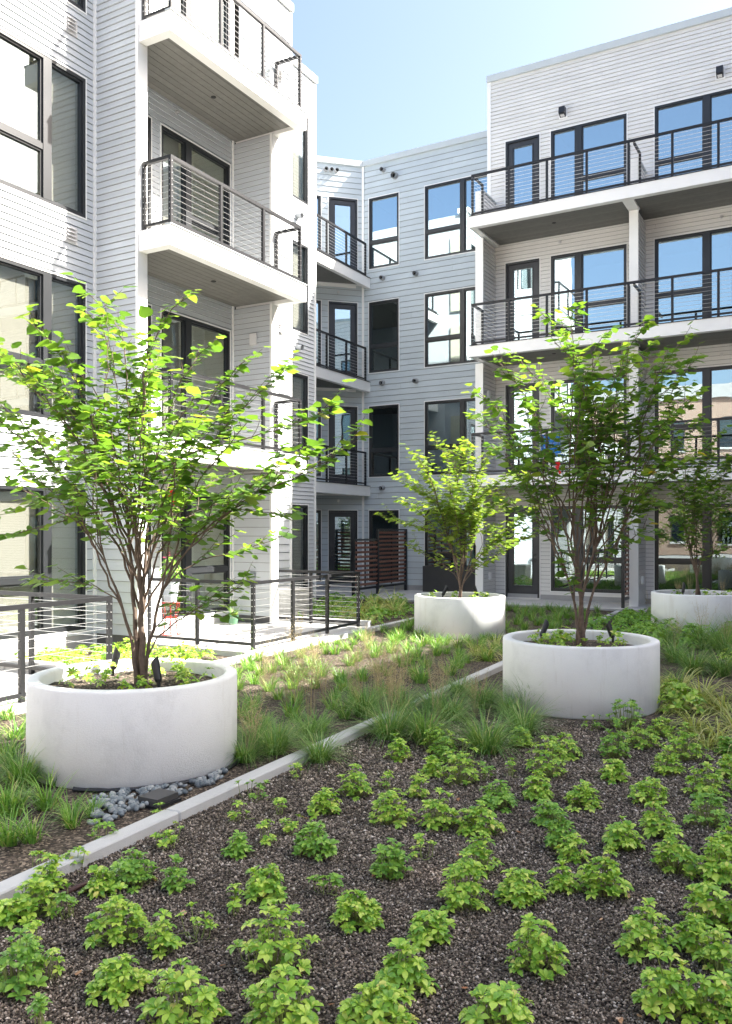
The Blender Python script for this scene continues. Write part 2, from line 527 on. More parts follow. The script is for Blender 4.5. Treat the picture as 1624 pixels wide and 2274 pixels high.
def kerb(name, a, b, w, z0, z1, seg):
    a, b = Vector(a), Vector(b)
    root = tag(empty(name, (a.x, a.y, 0)), kind='structure')
    L = (b - a).length
    n = max(1, round(L / seg))
    d = (b - a) / n
    for i in range(n):
        p, q = a + d * i + d.normalized() * 0.003, a + d * (i + 1) - d.normalized() * 0.003
        o = part('kerb_stone', MB().bar((p.x, p.y, (z0 + z1) / 2), (q.x, q.y, (z0 + z1) / 2 + random.uniform(-.003, .003)), w, z1 - z0), 'kerb', root)
        smooth_bevel(o, 0.008, 1)
    return root
kerb('kerb', (-3.50, 1.0), (-4.32, 18.9), 0.12, -0.1, 0.07, 1.5)
kerb('patio_kerb', (-6.98, 1.0), (-7.66, 19.2), 0.13, -0.1, 0.075, 1.5)
kerb('bed_kerb', (-7.2, 9.72), (-10.2, 9.72), 0.12, -0.1, 0.085, 1.0)
kerb('bed_kerb', (-7.25, 7.1), (-10.2, 7.1), 0.12, -0.1, 0.20, 1.0)
kerb('bed_kerb', (-7.6, 13.58), (-10.2, 13.58), 0.12, -0.1, 0.16, 1.0)

# ------------------------------------------------------------------ wall frames, lap siding, windows, doors, railings
class Wall:
    """a vertical wall plane: t runs along it, d outward from it, z up"""
    def __init__(self, ox, oy, ax, ay, nx, ny):
        self.o, self.a, self.n = Vector((ox, oy, 0)), Vector((ax, ay, 0)).normalized(), Vector((nx, ny, 0)).normalized()
    def p(self, t, d, z):
        q = self.o + self.a * t + self.n * d
        return (q.x, q.y, z)
    def box(self, mb, t0, t1, d0, d1, z0, z1):
        P = self.p
        vs = [P(t0, d1, z0), P(t1, d1, z0), P(t1, d0, z0), P(t0, d0, z0), P(t0, d1, z1), P(t1, d1, z1), P(t1, d0, z1), P(t0, d0, z1)]
        fs = [(3, 2, 1, 0), (4, 5, 6, 7), (0, 1, 5, 4), (1, 2, 6, 5), (2, 3, 7, 6), (3, 0, 4, 7)]
        mb.add(vs, fs)
        return mb

def cut_rects(t0, t1, z0, z1, holes):
    rects = [(t0, t1, z0, z1)]
    for (a, b, c, d) in holes:
        out = []
        for (p, q, r, s) in rects:
            if b <= p or a >= q or d <= r or c >= s:
                out.append((p, q, r, s))
                continue
            if a > p: out.append((p, a, r, s))
            if b < q: out.append((b, q, r, s))
            lo, hi = max(a, p), min(b, q)
            if c > r: out.append((lo, hi, r, c))
            if d < s: out.append((lo, hi, d, s))
        rects = out
    return [r for r in rects if r[1] - r[0] > 0.01 and r[3] - r[2] > 0.008]

LAP = 0.020
BOARDS = {}                       # building -> list of (wall, t0, t1, z0, z1, d0, d1, material)
def siding(bld, wall, t0, t1, z0, z1, holes, expo, mat, joints=0.0, back=True, seen=True):
    if back:
        mb = MB()
        for (a, b, c, d) in cut_rects(t0, t1, z0, z1, holes):
            wall.box(mb, a, b, -0.10, 0.0, c, d)
        part('wall_core', mb, 'gap_dark' if mat == 'siding_left' else 'gap', bld)
    n = max(1, round((z1 - z0) / expo))
    h = (z1 - z0) / n
    lst = BOARDS.setdefault(bld.name, [])
    for i in range(n):
        a, b = z0 + i * h, z0 + (i + 1) * h
        cuts = [t0]
        if joints:
            t = t0 + random.uniform(0.3, 3.6)
            while t < t1 - 0.3:
                if random.random() < joints:
                    cuts.append(t)
                t += 3.6
        cuts.append(t1)
        for k in range(len(cuts) - 1):
            for (p, q, r, s) in cut_rects(cuts[k] + (0.002 if k else 0), cuts[k + 1] - (0.002 if k < len(cuts) - 2 else 0), a, b - 0.006 - 0.02 * h, holes):
                f0, f1 = (r - a) / h, (s - a) / h
                lst.append((wall, p, q, r, s, 0.004 + LAP * (1 - f0), 0.004 + LAP * (1 - f1), mat, seen))
def board_geo(mb, rec):
    w, p, q, r, s, d0, d1 = rec[:7]
    P = w.p
    vs = [P(p, 0, r), P(q, 0, r), P(q, d0, r), P(p, d0, r), P(p, 0, s), P(q, 0, s), P(q, d1, s), P(p, d1, s)]
    mb.add(vs, [(0, 1, 2, 3), (7, 6, 5, 4), (3, 2, 6, 7), (0, 3, 7, 4), (1, 5, 6, 2), (0, 4, 5, 1)])
def emit_boards(bld, limit=300):
    lst = BOARDS.get(bld.name, [])
    def score(rec):
        c = Vector(rec[0].p((rec[1] + rec[2]) / 2, 0, (rec[3] + rec[4]) / 2))
        D = depth_of(c)
        if not rec[8] or D < 1:
            return 0
        u, v = px_of(c)
        inside = 1.0 if (-80 < u < 1700 and -60 < v < 1450) else 0.02
        return inside * (rec[2] - rec[1]) * (rec[4] - rec[3]) / D ** 2
    order = sorted(range(len(lst)), key=lambda i: -score(lst[i]))
    rest = {}
    for rank, i in enumerate(order):
        rec = lst[i]
        if rank < limit and score(rec) > 0:
            mb = MB()
            board_geo(mb, rec)
            part('siding_board', mb, rec[7], bld)
        else:
            board_geo(rest.setdefault(rec[7], MB()), rec)
    for mat, mb in rest.items():
        tag(part('siding', mb, mat, bld), kind='stuff')

def window(bld, wall, t0, t1, z0, z1, mull=(), cross=(), glass='glass', shade=(), room=2.2, trim='trim', room_mat='room'):
    """frame set into the opening; mull: list of (ta, tb) posts; cross: list of (light index, z)"""
    fr = MB()
    fw = 0.05
    for (a, b, c, d) in ((t0, t1, z0, z0 + fw), (t0, t1, z1 - fw, z1)):
        wall.box(fr, a, b, -0.09, 0.022, c, d)
    for (a, b) in ((t0, t0 + fw), (t1 - fw, t1)):
        wall.box(fr, a, b, -0.09, 0.020, z0 + fw, z1 - fw)
    for (a, b) in mull:
        wall.box(fr, a, b, -0.09, 0.026, z0 + fw, z1 - fw)
    w = part('window', fr, 'frame', bld)
    tr = MB()
    k = 0.022
    for (a, b, c, d) in ((t0 - k, t1 + k, z0 - k, z0 - 0.001), (t0 - k, t1 + k, z1 + 0.001, z1 + k), (t0 - k, t0 - 0.001, z0, z1), (t1 + 0.001, t1 + k, z0, z1)):
        wall.box(tr, a, b, -0.02, 0.03, c, d)
    part('window_trim', tr, trim, w)
    edges = [t0 + fw] + [e for m_ in mull for e in m_] + [t1 - fw]
    lights = [(edges[2 * i], edges[2 * i + 1]) for i in range(len(edges) // 2)]
    for i, (a, b) in enumerate(lights):
        zs = sorted(z for (li, z) in cross if li == i)
        bounds = [z0 + fw] + zs + [z1 - fw]
        for z in zs:
            part('crossbar', wall.box(MB(), a, b, -0.085, 0.018, z - 0.045, z + 0.045), 'frame', w)
        for j in range(len(bounds) - 1):
            lo = bounds[j] + (0.045 if j else 0)
            hi = bounds[j + 1] - (0.045 if j < len(bounds) - 2 else 0)
            # thin inner sash
            sa = MB()
            sw = 0.028
            wall.box(sa, a, b, -0.07, -0.004, lo, lo + sw)
            wall.box(sa, a, b, -0.07, -0.004, hi - sw, hi)
            wall.box(sa, a, a + sw, -0.07, -0.006, lo + sw, hi - sw)
            wall.box(sa, b - sw, b, -0.07, -0.006, lo + sw, hi - sw)
            part('sash', sa, 'frame', w)
            part('pane', wall.box(MB(), a + sw * 0.5, b - sw * 0.5, -0.045, -0.037, lo + sw * 0.5, hi - sw * 0.5), glass, w)
        if i in shade:
            part('window_shade', wall.box(MB(), a, b, -0.16, -0.15, z0 + 0.02, z1 - 0.02), 'shade', w)
    if room:
        rb = MB()
        e = 0.35
        P = wall.p
        q = [P(t0 - e, -0.101, z0 - 0.25), P(t1 + e, -0.101, z0 - 0.25), P(t1 + e, -0.101, z1 + 0.25), P(t0 - e, -0.101, z1 + 0.25)]
        r = [P(t0 - e, -room, z0 - 0.25), P(t1 + e, -room, z0 - 0.25), P(t1 + e, -room, z1 + 0.25), P(t0 - e, -room, z1 + 0.25)]
        rb.add(q + r, [(4, 5, 6, 7), (0, 1, 5, 4), (1, 2, 6, 5), (2, 3, 7, 6), (3, 0, 4, 7)])
        part('room', rb, room_mat, w)
    return w

def glazed_door(bld, wall, t0, t1, z0, z1, handle_right=True, glass='glass'):
    mb = MB()
    wall.box(mb, t0, t0 + 0.055, -0.09, 0.024, z0, z1)
    wall.box(mb, t1 - 0.055, t1, -0.09, 0.024, z0, z1)
    wall.box(mb, t0 + 0.055, t1 - 0.055, -0.09, 0.023, z1 - 0.055, z1)
    d = part('door', mb, 'frame', bld)
    a, b, lo, hi = t0 + 0.058, t1 - 0.058, z0 + 0.03, z1 - 0.058
    ga, gb, gl, gh = a + 0.15, b - 0.15, z0 + 0.34, hi - 0.14
    lf = MB()
    for r in cut_rects(a, b, lo, hi, [(ga, gb, gl, gh)]):
        wall.box(lf, r[0], r[1], -0.075, -0.025, r[2], r[3])
    part('door_leaf', lf, 'door', d)
    bd = MB()
    for r in cut_rects(ga - 0.03, gb + 0.03, gl - 0.03, gh + 0.03, [(ga, gb, gl, gh)]):
        wall.box(bd, r[0], r[1], -0.03, -0.010, r[2], r[3])
    part('glazing_bead', bd, 'frame', d)
    part('pane', wall.box(MB(), ga, gb, -0.055, -0.047, gl, gh), glass, d)
    part('threshold', wall.box(MB(), t0, t1, -0.08, 0.07, z0 - 0.03, z0 + 0.025), 'vent', d)
    ht = (b - 0.07) if handle_right else (a + 0.07)
    hd = MB()
    hd.tube([wall.p(ht, -0.03, z0 + 1.0), wall.p(ht, 0.035, z0 + 1.0)], 0.02, 8)
    hd.tube([wall.p(ht, 0.03, z0 + 1.0), wall.p(ht + (-0.11 if handle_right else 0.11), 0.03, z0 + 1.0)], 0.009, 6)
    hd.tube([wall.p(ht, -0.03, z0 + 1.14), wall.p(ht, 0.02, z0 + 1.14)], 0.024, 8)
    part('handle', hd, 'black', d)
    tr = MB()
    k = 0.022
    wall.box(tr, t0 - k, t0 - 0.001, -0.02, 0.03, z0, z1)
    wall.box(tr, t1 + 0.001, t1 + k, -0.02, 0.03, z0, z1)
    wall.box(tr, t0 - k, t1 + k, -0.02, 0.03, z1 + 0.001, z1 + k)
    part('door_trim', tr, 'trim', d)
    rb = MB()
    P = wall.p
    e = 0.3
    q = [P(t0 - e, -0.101, z0), P(t1 + e, -0.101, z0), P(t1 + e, -0.101, z1 + 0.2), P(t0 - e, -0.101, z1 + 0.2)]
    r = [P(t0 - e, -2, z0), P(t1 + e, -2, z0), P(t1 + e, -2, z1 + 0.2), P(t0 - e, -2, z1 + 0.2)]
    rb.add(q + r, [(4, 5, 6, 7), (0, 1, 5, 4), (1, 2, 6, 5), (2, 3, 7, 6), (3, 0, 4, 7)])
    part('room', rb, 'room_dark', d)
    return d

def railing(root, line, z, posts, height=1.04, ncable=10, mat='rail', skip_posts=()):
    """line: list of (x, y) corners; posts: list of (x, y); all pieces become children of root"""
    pts = [Vector((x, y, 0)) for x, y in line]
    tr, br = MB(), MB()
    for a, b in zip(pts[:-1], pts[1:]):
        d = (b - a).normalized() * 0.024
        tr.bar((a - d) + Vector((0, 0, z + height - 0.025)), (b + d) + Vector((0, 0, z + height - 0.025)), 0.052, 0.05)
        br.bar((a + d) + Vector((0, 0, z + 0.075)), (b - d) + Vector((0, 0, z + 0.075)), 0.044, 0.04)
    part('top_rail', tr, mat, root)
    part('bottom_rail', br, mat, root)
    for (x, y) in posts:
        mb = MB().box(x - 0.025, x + 0.025, y - 0.025, y + 0.025, z, z + height - 0.052)
        o = part('post', mb, mat, root)
    for k in range(ncable):
        zc = z + 0.095 + (height - 0.16) * (k + 0.75) / ncable
        part('cable', MB().tube([(p.x, p.y, zc) for p in pts], 0.0032, 5), 'steel', root)
    fit = MB()
    for p in pts:
        for k in range(ncable):
            zc = z + 0.095 + (height - 0.16) * (k + 0.75) / ncable
            for dx, dy in ((0.03, 0), (0, -0.03)):
                fit.tube([(p.x, p.y, zc), (p.x + dx, p.y + dy, zc)], 0.008, 6)
    part('cable_fitting', fit, 'steel', root)

def sprinkler(bld, p, n):
    p, n = Vector(p), Vector(n)
    mb = MB()
    mb.tube([p, p + n * 0.02], 0.04, 12)
    mb.tube([p + n * 0.02, p + n * 0.07], 0.014, 8)
    mb.tube([p + n * 0.07, p + n * 0.075], 0.026, 10)
    part('sprinkler', mb, 'steel', bld)
def pipe_vent(bld, wall, t, z, r=0.062):
    mb = MB()
    mb.tube([wall.p(t, 0.0, z), wall.p(t, 0.03, z)], r * 1.25, 16)
    mb.tube([wall.p(t, 0.03, z), wall.p(t, 0.17, z - 0.02)], r, 16, cap=False)
    mb.tube([wall.p(t, 0.17, z - 0.02), wall.p(t, 0.06, z)], r * 0.8, 16, cap=False)
    v = part('vent_pipe', mb, 'vent_grey', bld, smooth=False)
    part('throat', MB().tube([wall.p(t, 0.05, z), wall.p(t, 0.07, z)], r * 0.79, 16), 'dark_hole', v)
def louvre_vent(bld, wall, t, z, w=0.24, h=0.26):
    mb = MB()
    wall.box(mb, t - w / 2, t + w / 2, 0, 0.035, z - h / 2, z + h / 2)
    v = part('wall_vent', mb, 'vent', bld)
    for k in range(4):
        zz = z - h * 0.36 + k * h * 0.22
        P = wall.p
        s = MB().add([P(t - w * .36, 0.037, zz + h * .17), P(t + w * .36, 0.037, zz + h * .17), P(t + w * .36, 0.075, zz), P(t - w * .36, 0.075, zz),
                      P(t - w * .36, 0.037, zz + h * .15), P(t + w * .36, 0.037, zz + h * .15), P(t + w * .36, 0.068, zz), P(t - w * .36, 0.068, zz)],
                     [(0, 1, 2, 3), (7, 6, 5, 4), (3, 2, 6, 7), (0, 3, 7, 4), (1, 5, 6, 2)])
        part('louvre', s, 'vent', v)
def wall_lamp(bld, wall, t, z):
    l = part('wall_lamp', wall.box(MB(), t - 0.11, t + 0.11, 0, 0.03, z - 0.15, z + 0.11), 'trim', bld)
    P = wall.p
    b = MB().add([P(t - .075, .031, z - .12), P(t + .075, .031, z - .12), P(t + .075, .19, z - .06), P(t - .075, .19, z - .06),
                  P(t - .075, .031, z + .10), P(t + .075, .031, z + .10), P(t + .075, .17, z + .10), P(t - .075, .17, z + .10)],
                 [(0, 1, 2, 3), (7, 6, 5, 4), (3, 2, 6, 7), (0, 3, 7, 4), (1, 5, 6, 2), (0, 4, 5, 1)])
    part('lamp_hood', b, 'black', l)
    part('lens', MB().add([P(t - .05, .05, z - .116), P(t + .05, .05, z - .116), P(t + .05, .13, z - .086), P(t - .05, .13, z - .086)], [(0, 1, 2, 3)]), 'vent', l)

def parapet(bld, wall, t0, t1, z, h=0.17, over=0.05, end0=True, end1=True, mat='cap'):
    o = part('parapet_cap', wall.box(MB(), t0 - (over if end0 else 0), t1 + (over if end1 else 0), -0.32, over + 0.02, z - h, z), mat, bld)
    return o

FLOORS = [0.0, 3.2, 6.4, 9.6]
WIN_LO, WIN_HI, CROSS = 0.28, 2.45, 1.09

# ------------------------------------------------------------------ right wing facing the camera (bays with long balconies)
RB = tag(empty('apartment_building', (-8.25, 21.23, 0)), 'pale sided four storey wing with long cable railed balconies facing the garden', 'building')
YW = 21.23
wR = Wall(0, YW, 1, 0, 0, -1)
FIN_R = [(-8.25, -8.05), (-4.40, -4.20), (-0.45, -0.25), (3.5, 3.7)]
RIGHT_END = 7.9
wins_R = []                                   # (t0, t1, mullion, cross light)
doors_R = [(-7.78, -6.86), (-1.70, -0.78), (0.25, 1.17)]
win_R = [((-6.56, -4.66), (-5.93, -5.77), 1), ((-4.00, -2.08), (-2.90, -2.75), 0), ((1.45, 3.35), (2.08, 2.24), 1), ((3.95, 5.85), (5.05, 5.2), 0)]
holes = []
for fz in FLOORS:
    for (a, b) in doors_R:
        holes.append((a, b, fz, fz + 2.45))
    for (ab, m, cl) in win_R:
        holes.append((ab[0], ab[1], fz + WIN_LO, fz + WIN_HI))
siding(RB, wR, -8.23, -2.0, 0.18, 13.74, holes, 0.1005, 'siding_pale', joints=0.8)
siding(RB, wR, -2.0, RIGHT_END, 0.18, 13.74, holes, 0.1005, 'siding_pale', seen=False)
part('foundation', wR.box(MB(), -8.23, RIGHT_END, -0.1, 0.012, 0.0, 0.18), 'base', RB)
wR_side = Wall(-8.25, YW, 0, 1, -1, 0)
siding(RB, wR_side, 0.0, 8.0, 0.0, 13.74, [], 0.1005, 'siding_pale', seen=False)
part('corner_trim', MB().box(-8.29, -8.19, YW - 0.03, YW + 0.06, 0.0, 13.74), 'trim', RB)
parapet(RB, wR, -8.25, RIGHT_END, 13.90)
part('roof', MB().box(-8.1, RIGHT_END, YW + 0.2, YW + 9, 13.3, 13.5), 'roofing', RB)
for fi, fz in enumerate(FLOORS):
    for k, (a, b) in enumerate(doors_R):
        glazed_door(RB, wR, a, b, fz + (0.06 if fi == 0 else 0.02), fz + 2.45, True)
    for (ab, m, cl) in win_R:
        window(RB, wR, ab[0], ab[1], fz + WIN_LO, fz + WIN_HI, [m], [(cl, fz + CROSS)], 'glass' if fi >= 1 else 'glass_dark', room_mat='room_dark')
Y_FIN, Y_SLAB = 20.27, 19.5
for fi, fz in enumerate(FLOORS):
    top = fz + 3.2 - 0.30 if fi < 3 else fz + 0.88
    for (a, b) in FIN_R:
        fin = part('fin_wall', MB().box(a + 0.03, b - 0.02, Y_FIN + 0.03, YW - 0.02, fz + (0.0 if fi == 0 else 0.002), top), 'gap', RB)
        ws = Wall(b - 0.02, Y_FIN + 0.06, 0, 1, 1, 0)
        n = round((top - fz) / 0.1005)
        h = (top - fz) / n
        # the side of the fin is clad in the same boards
        BOARDS.setdefault(RB.name, [])
        for i in range(n):
            BOARDS[RB.name].append((ws, 0.0, YW - Y_FIN - 0.09, fz + i * h, fz + (i + 1) * h - 0.008, 0.004 + LAP, 0.004, 'siding_pale', b < -3))
        part('fin_trim', MB().box(a, b + 0.01, Y_FIN, Y_FIN + 0.062, fz + 0.001, top + (0.0 if fi < 3 else 0.03)), 'trim', fin)
        if fi == 3:
            part('fin_cap', MB().box(a - 0.01, b + 0.03, Y_FIN + 0.0625, YW - 0.03, top, top + 0.03), 'cap', fin)
    if fi == 0:
        continue
    bal = part('balcony', MB().box(-8.10, RIGHT_END, Y_SLAB, YW + 0.0, fz - 0.22, fz - 0.012), 'fascia', RB)
    rim = MB()
    rim.box(-8.10, RIGHT_END, Y_SLAB + 0.0, Y_SLAB + 0.16, fz - 0.285, fz - 0.2205)
    rim.box(-8.10, -7.94, Y_SLAB + 0.161, YW - 0.03, fz - 0.285, fz - 0.2205)
    for (a, b) in FIN_R[1:3]:
        rim.box(a - 0.02, b + 0.03, Y_SLAB + 0.161, Y_FIN + 0.1, fz - 0.285, fz - 0.2205)
    part('soffit_rim', rim, 'fascia', bal)
    ny = 12
    for k in range(ny):
        y0 = Y_SLAB + 0.162 + k * (YW - 0.03 - Y_SLAB - 0.162) / ny
        y1 = Y_SLAB + 0.162 + (k + 1) * (YW - 0.03 - Y_SLAB - 0.162) / ny
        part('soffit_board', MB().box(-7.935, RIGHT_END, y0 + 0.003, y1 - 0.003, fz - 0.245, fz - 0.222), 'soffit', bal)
    part('flashing', MB().box(-8.115, RIGHT_END, Y_SLAB - 0.015, Y_SLAB + 0.10, fz - 0.0118, fz + 0.006), 'rail', bal)
    part('deck', MB().box(-8.10, RIGHT_END, Y_SLAB + 0.101, YW + 0.02, fz - 0.0117, fz + 0.002), 'paving', bal)
    xs = [-8.04 + 0.945 * k for k in range(16) if -8.04 + 0.945 * k < RIGHT_END]
    posts = [(x, Y_SLAB + 0.07) for x in xs] + [(-8.04, Y_FIN - 0.04)]
    railing(bal, [(-8.04, Y_FIN - 0.04), (-8.04, Y_SLAB + 0.07), (RIGHT_END - 0.05, Y_SLAB + 0.07)], fz, posts)
    for (a, b) in FIN_R[1:2]:
        sp = MB()
        sp.box(b + 0.03, b + 0.08, Y_FIN - 0.06, Y_FIN - 0.01, fz + 0.02, fz + 0.95)
        sp.bar((b + 0.055, Y_FIN - 0.01, fz + 0.97), (b + 0.055, Y_SLAB + 0.11, fz + 0.97), 0.05, 0.05)
        sp.box(-4.285, -4.235, Y_SLAB + 0.1, Y_SLAB + 0.15, fz + 0.02, fz + 0.95)
        part('divider_rail', sp, 'rail', bal)
    sprinkler(RB, (-6.32, YW - 0.02, fz - 3.2 + 2.78), (0, -1, 0))
    sprinkler(RB, (-2.5, YW - 0.02, fz - 3.2 + 2.72), (0, -1, 0))
    part('recessed_lamp', MB().tube([(-6.2, 20.3, fz - 0.25), (-6.2, 20.3, fz - 0.243)], 0.05, 12), 'dark_hole', RB)
wall_lamp(RB, wR, -6.24, 12.45)
wall_lamp(RB, wR, -2.53, 12.47)
_os = Wall(-8.07, 20.3, 0, 1, 1, 0)
for (t, z) in ((0.45, 0.65), (0.35, 5.35), (0.4, 3.75)):
    part('outlet_box', _os.box(MB(), t - 0.06, t + 0.06, 0.01, 0.07, z - 0.09, z + 0.09), 'trim', RB)
_os2 = Wall(-4.22, 20.3, 0, 1, 1, 0)
part('outlet_box', _os2.box(MB(), 0.35, 0.47, 0.01, 0.07, 0.56, 0.74), 'trim', RB)
emit_boards(RB)

# ------------------------------------------------------------------ recessed centre block with the angled corner
YM = 22.78
CX_, CY_ = -12.99, 22.78
MBd = tag(empty('apartment_building', (CX_, CY_, 0)), 'grey sided recessed corner block with triangular balconies between the two pale wings', 'building')
wM = Wall(0, YM, 1, 0, 0, -1)
holes = []
mwin = [((-12.77, -11.74), None, 0), ((-10.87, -8.35), (-9.73, -9.60), 0)]
for fz in FLOORS:
    for (ab, m, cl) in mwin:
        holes.append((ab[0], ab[1], fz + WIN_LO, fz + WIN_HI))
ZP = 13.24
siding(MBd, wM, CX_, -8.0, 0.2, ZP - 0.16, holes, 0.175, 'siding_grey', joints=0.6)
part('foundation', wM.box(MB(), CX_, -8.0, -0.1, 0.012, 0.0, 0.2), 'base', MBd)
parapet(MBd, wM, CX_, -8.2, ZP, end0=False, end1=False)
for fi, fz in enumerate(FLOORS):
    for (ab, m, cl) in mwin:
        window(MBd, wM, ab[0], ab[1], fz + WIN_LO, fz + WIN_HI, [m] if m else [], [(0, fz + CROSS)],
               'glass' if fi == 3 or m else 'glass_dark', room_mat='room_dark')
    if fi:
        pipe_vent(MBd, wM, -12.28, fz - 0.06 if fi < 3 else fz - 0.06)
        pipe_vent(MBd, wM, -11.15, fz - 0.10)
pipe_vent(MBd, wM, -12.26, 12.83)
pipe_vent(MBd, wM, -11.86, 12.57, 0.085)
r2 = math.sqrt(0.5)
wA = Wall(CX_, CY_, -1, -1, 1, -1)
holes = []
for fz in FLOORS:
    holes.append((0.19, 1.10, fz, fz + 2.45))
    holes.append((1.34, 2.45, fz + WIN_LO, fz + 2.45))
siding(MBd, wA, 0.0, 6.5, 0.2, ZP - 0.16, holes, 0.175, 'siding_grey', joints=0.3)
part('foundation', wA.box(MB(), 0, 6.5, -0.1, 0.012, 0.0, 0.2), 'base', MBd)
parapet(MBd, wA, 0.0, 6.5, ZP - 0.001, end0=False)
part('corner_trim', MB().box(CX_ - 0.02, CX_ + 0.05, CY_ - 0.05, CY_ - 0.018, 0.0, ZP - 0.17), 'trim', MBd)
part('roof', MB().prism([(CX_, CY_ + 0.2), (-8.3, CY_ + 0.2), (-8.3, CY_ + 8), (-21, CY_ + 8), (-17.8, 18.2)], 12.7, 12.9), 'roofing', MBd)
for fi, fz in enumerate(FLOORS):
    glazed_door(MBd, wA, 0.19, 1.10, fz + (0.06 if fi == 0 else 0.02), fz + 2.45, handle_right=False if fi else True, glass='glass')
    window(MBd, wA, 1.34, 2.45, fz + WIN_LO, fz + WIN_HI, [], [], 'glass', room_mat='room_dark')
    if fi == 0:
        continue
    XS = -12.73
    tri = [(XS, 17.2), (XS, CY_ - 0.012), (CX_ + 0.02, CY_ - 0.012), (CX_ - 5.5, CY_ - 5.56)]
    bal = part('balcony', MB().prism(tri, fz - 0.22, fz - 0.012), 'fascia', MBd)
    rim = MB()
    rim.prism([(XS, 17.2), (XS, CY_ - 0.013), (XS - 0.14, CY_ - 0.013 - 0.02), (XS - 0.14, 17.2)], fz - 0.31, fz - 0.2205)
    part('soffit_rim', rim, 'fascia', bal)
    part('ledger', wA.box(MB(), 0.25, 5.5, 0.024, 0.08, fz - 0.30, fz - 0.2215), 'fascia', bal)
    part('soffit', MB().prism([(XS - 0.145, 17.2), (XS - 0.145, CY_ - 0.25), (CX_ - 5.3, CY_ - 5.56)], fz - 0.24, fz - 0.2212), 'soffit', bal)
    part('flashing', MB().box(XS - 0.1, XS + 0.02, 17.2, CY_ - 0.03, fz - 0.0118, fz + 0.006), 'rail', bal)
    railing(bal, [(XS - 0.07, 17.3), (XS - 0.07, CY_ - 0.2)], fz, [(XS - 0.07, y) for y in (18.2, 19.28, 20.36, 21.44, CY_ - 0.2)])
    sprinkler(MBd, wA.p(0.8, 0.02, fz - 3.2 + 2.75), (r2, -r2, 0))
for k, t in enumerate((0.86, 0.98, 1.1)):
    pipe_vent(MBd, wA, t + 0.05 * k, 12.86, 0.055)
emit_boards(MBd)

# ------------------------------------------------------------------ left wing (sunlit) with projecting balconies
LB = tag(empty('apartment_building', (-10.33, 9.55, 0)), 'sunlit pale sided left wing with white edged projecting balconies', 'building')
XL = -10.33
wL = Wall(XL, 0, 0, 1, 1, 0)
LZ = 13.08
holes, lower, upper = [], [], []
for fz in FLOORS:
    holes += [(7.40, 9.34, fz + WIN_LO, fz + WIN_HI), (9.86, 10.77, fz, fz + 2.45), (11.02, 12.90, fz + WIN_LO, fz + WIN_HI)]
siding(LB, wL, 7.15, 9.55, 3.2, LZ - 0.16, holes, 0.1, 'siding_left', joints=0.2)
siding(LB, wL, 9.73, 13.02, 3.2, LZ - 0.16, holes, 0.1, 'siding_left')
siding(LB, wL, 13.2, 14.95, 3.2, LZ - 0.16, holes, 0.1, 'siding_left')
for (a, b) in ((7.15, 9.55), (9.73, 13.02), (13.2, 14.95)):
    siding(LB, wL, a, b, 0.2, 3.2, holes, 0.1705, 'siding_left')
part('foundation', wL.box(MB(), 7.15, 14.95, -0.1, 0.014, 0.0, 0.2), 'base', LB)
parapet(LB, wL, 7.15, 14.95, LZ, mat='trim')
# added unseen two-storey block beyond the wing, bounces sun into the garden
siding(LB, wL, -10.0, 7.0, 0.2, 6.2, [(a, a + 1.9, fz + WIN_LO, fz + WIN_HI) for a in (-8.5, -5.0, -1.5, 2.0) for fz in FLOORS[:2]], 0.17, 'siding_left', seen=False)
part('foundation', wL.box(MB(), -10.0, 7.14, -0.1, 0.010, 0.0, 0.198), 'base', LB)
parapet(LB, wL, -10.0, 7.1, 6.37, end1=False, mat='trim')
for a in (-8.5, -5.0, -1.5, 2.0):
    for fz in FLOORS[:2]:
        window(LB, wL, a, a + 1.9, fz + WIN_LO, fz + WIN_HI, [(a + 0.63, a + 0.77)], [(1, fz + CROSS)], shade=(0, 1), room=0.7, glass='glass_clear')
part('corner_trim', MB().box(XL - 0.05, XL + 0.03, 14.93, 14.99, 0, LZ - 0.17), 'trim', LB)
part('roof', MB().box(XL - 9, XL - 0.2, 7.3, 14.8, 12.5, 12.7), 'roofing', LB)
part('end_wall', MB().box(XL - 9, XL - 0.1, 7.15, 7.25, 0, LZ - 0.2), 'siding_left', LB)
part('end_wall', MB().box(XL - 4, XL - 0.1, 14.85, 14.93, 0, LZ - 0.2), 'siding_left', LB)
for fi, fz in enumerate(FLOORS):
    window(LB, wL, 7.40, 9.34, fz + WIN_LO, fz + WIN_HI, [(8.54, 8.69)], [(0, fz + CROSS)], shade=(0, 1) if fi < 2 else (1,), room=0.7, glass='glass_clear')
    glazed_door(LB, wL, 9.86, 10.77, fz + (0.07 if fi == 0 else 0.02), fz + 2.45)
    window(LB, wL, 11.02, 12.90, fz + WIN_LO, fz + WIN_HI, [(11.65, 11.80)], [(1, fz + CROSS)], shade=(0,) if fi else (), room=0.9, glass='glass_clear')
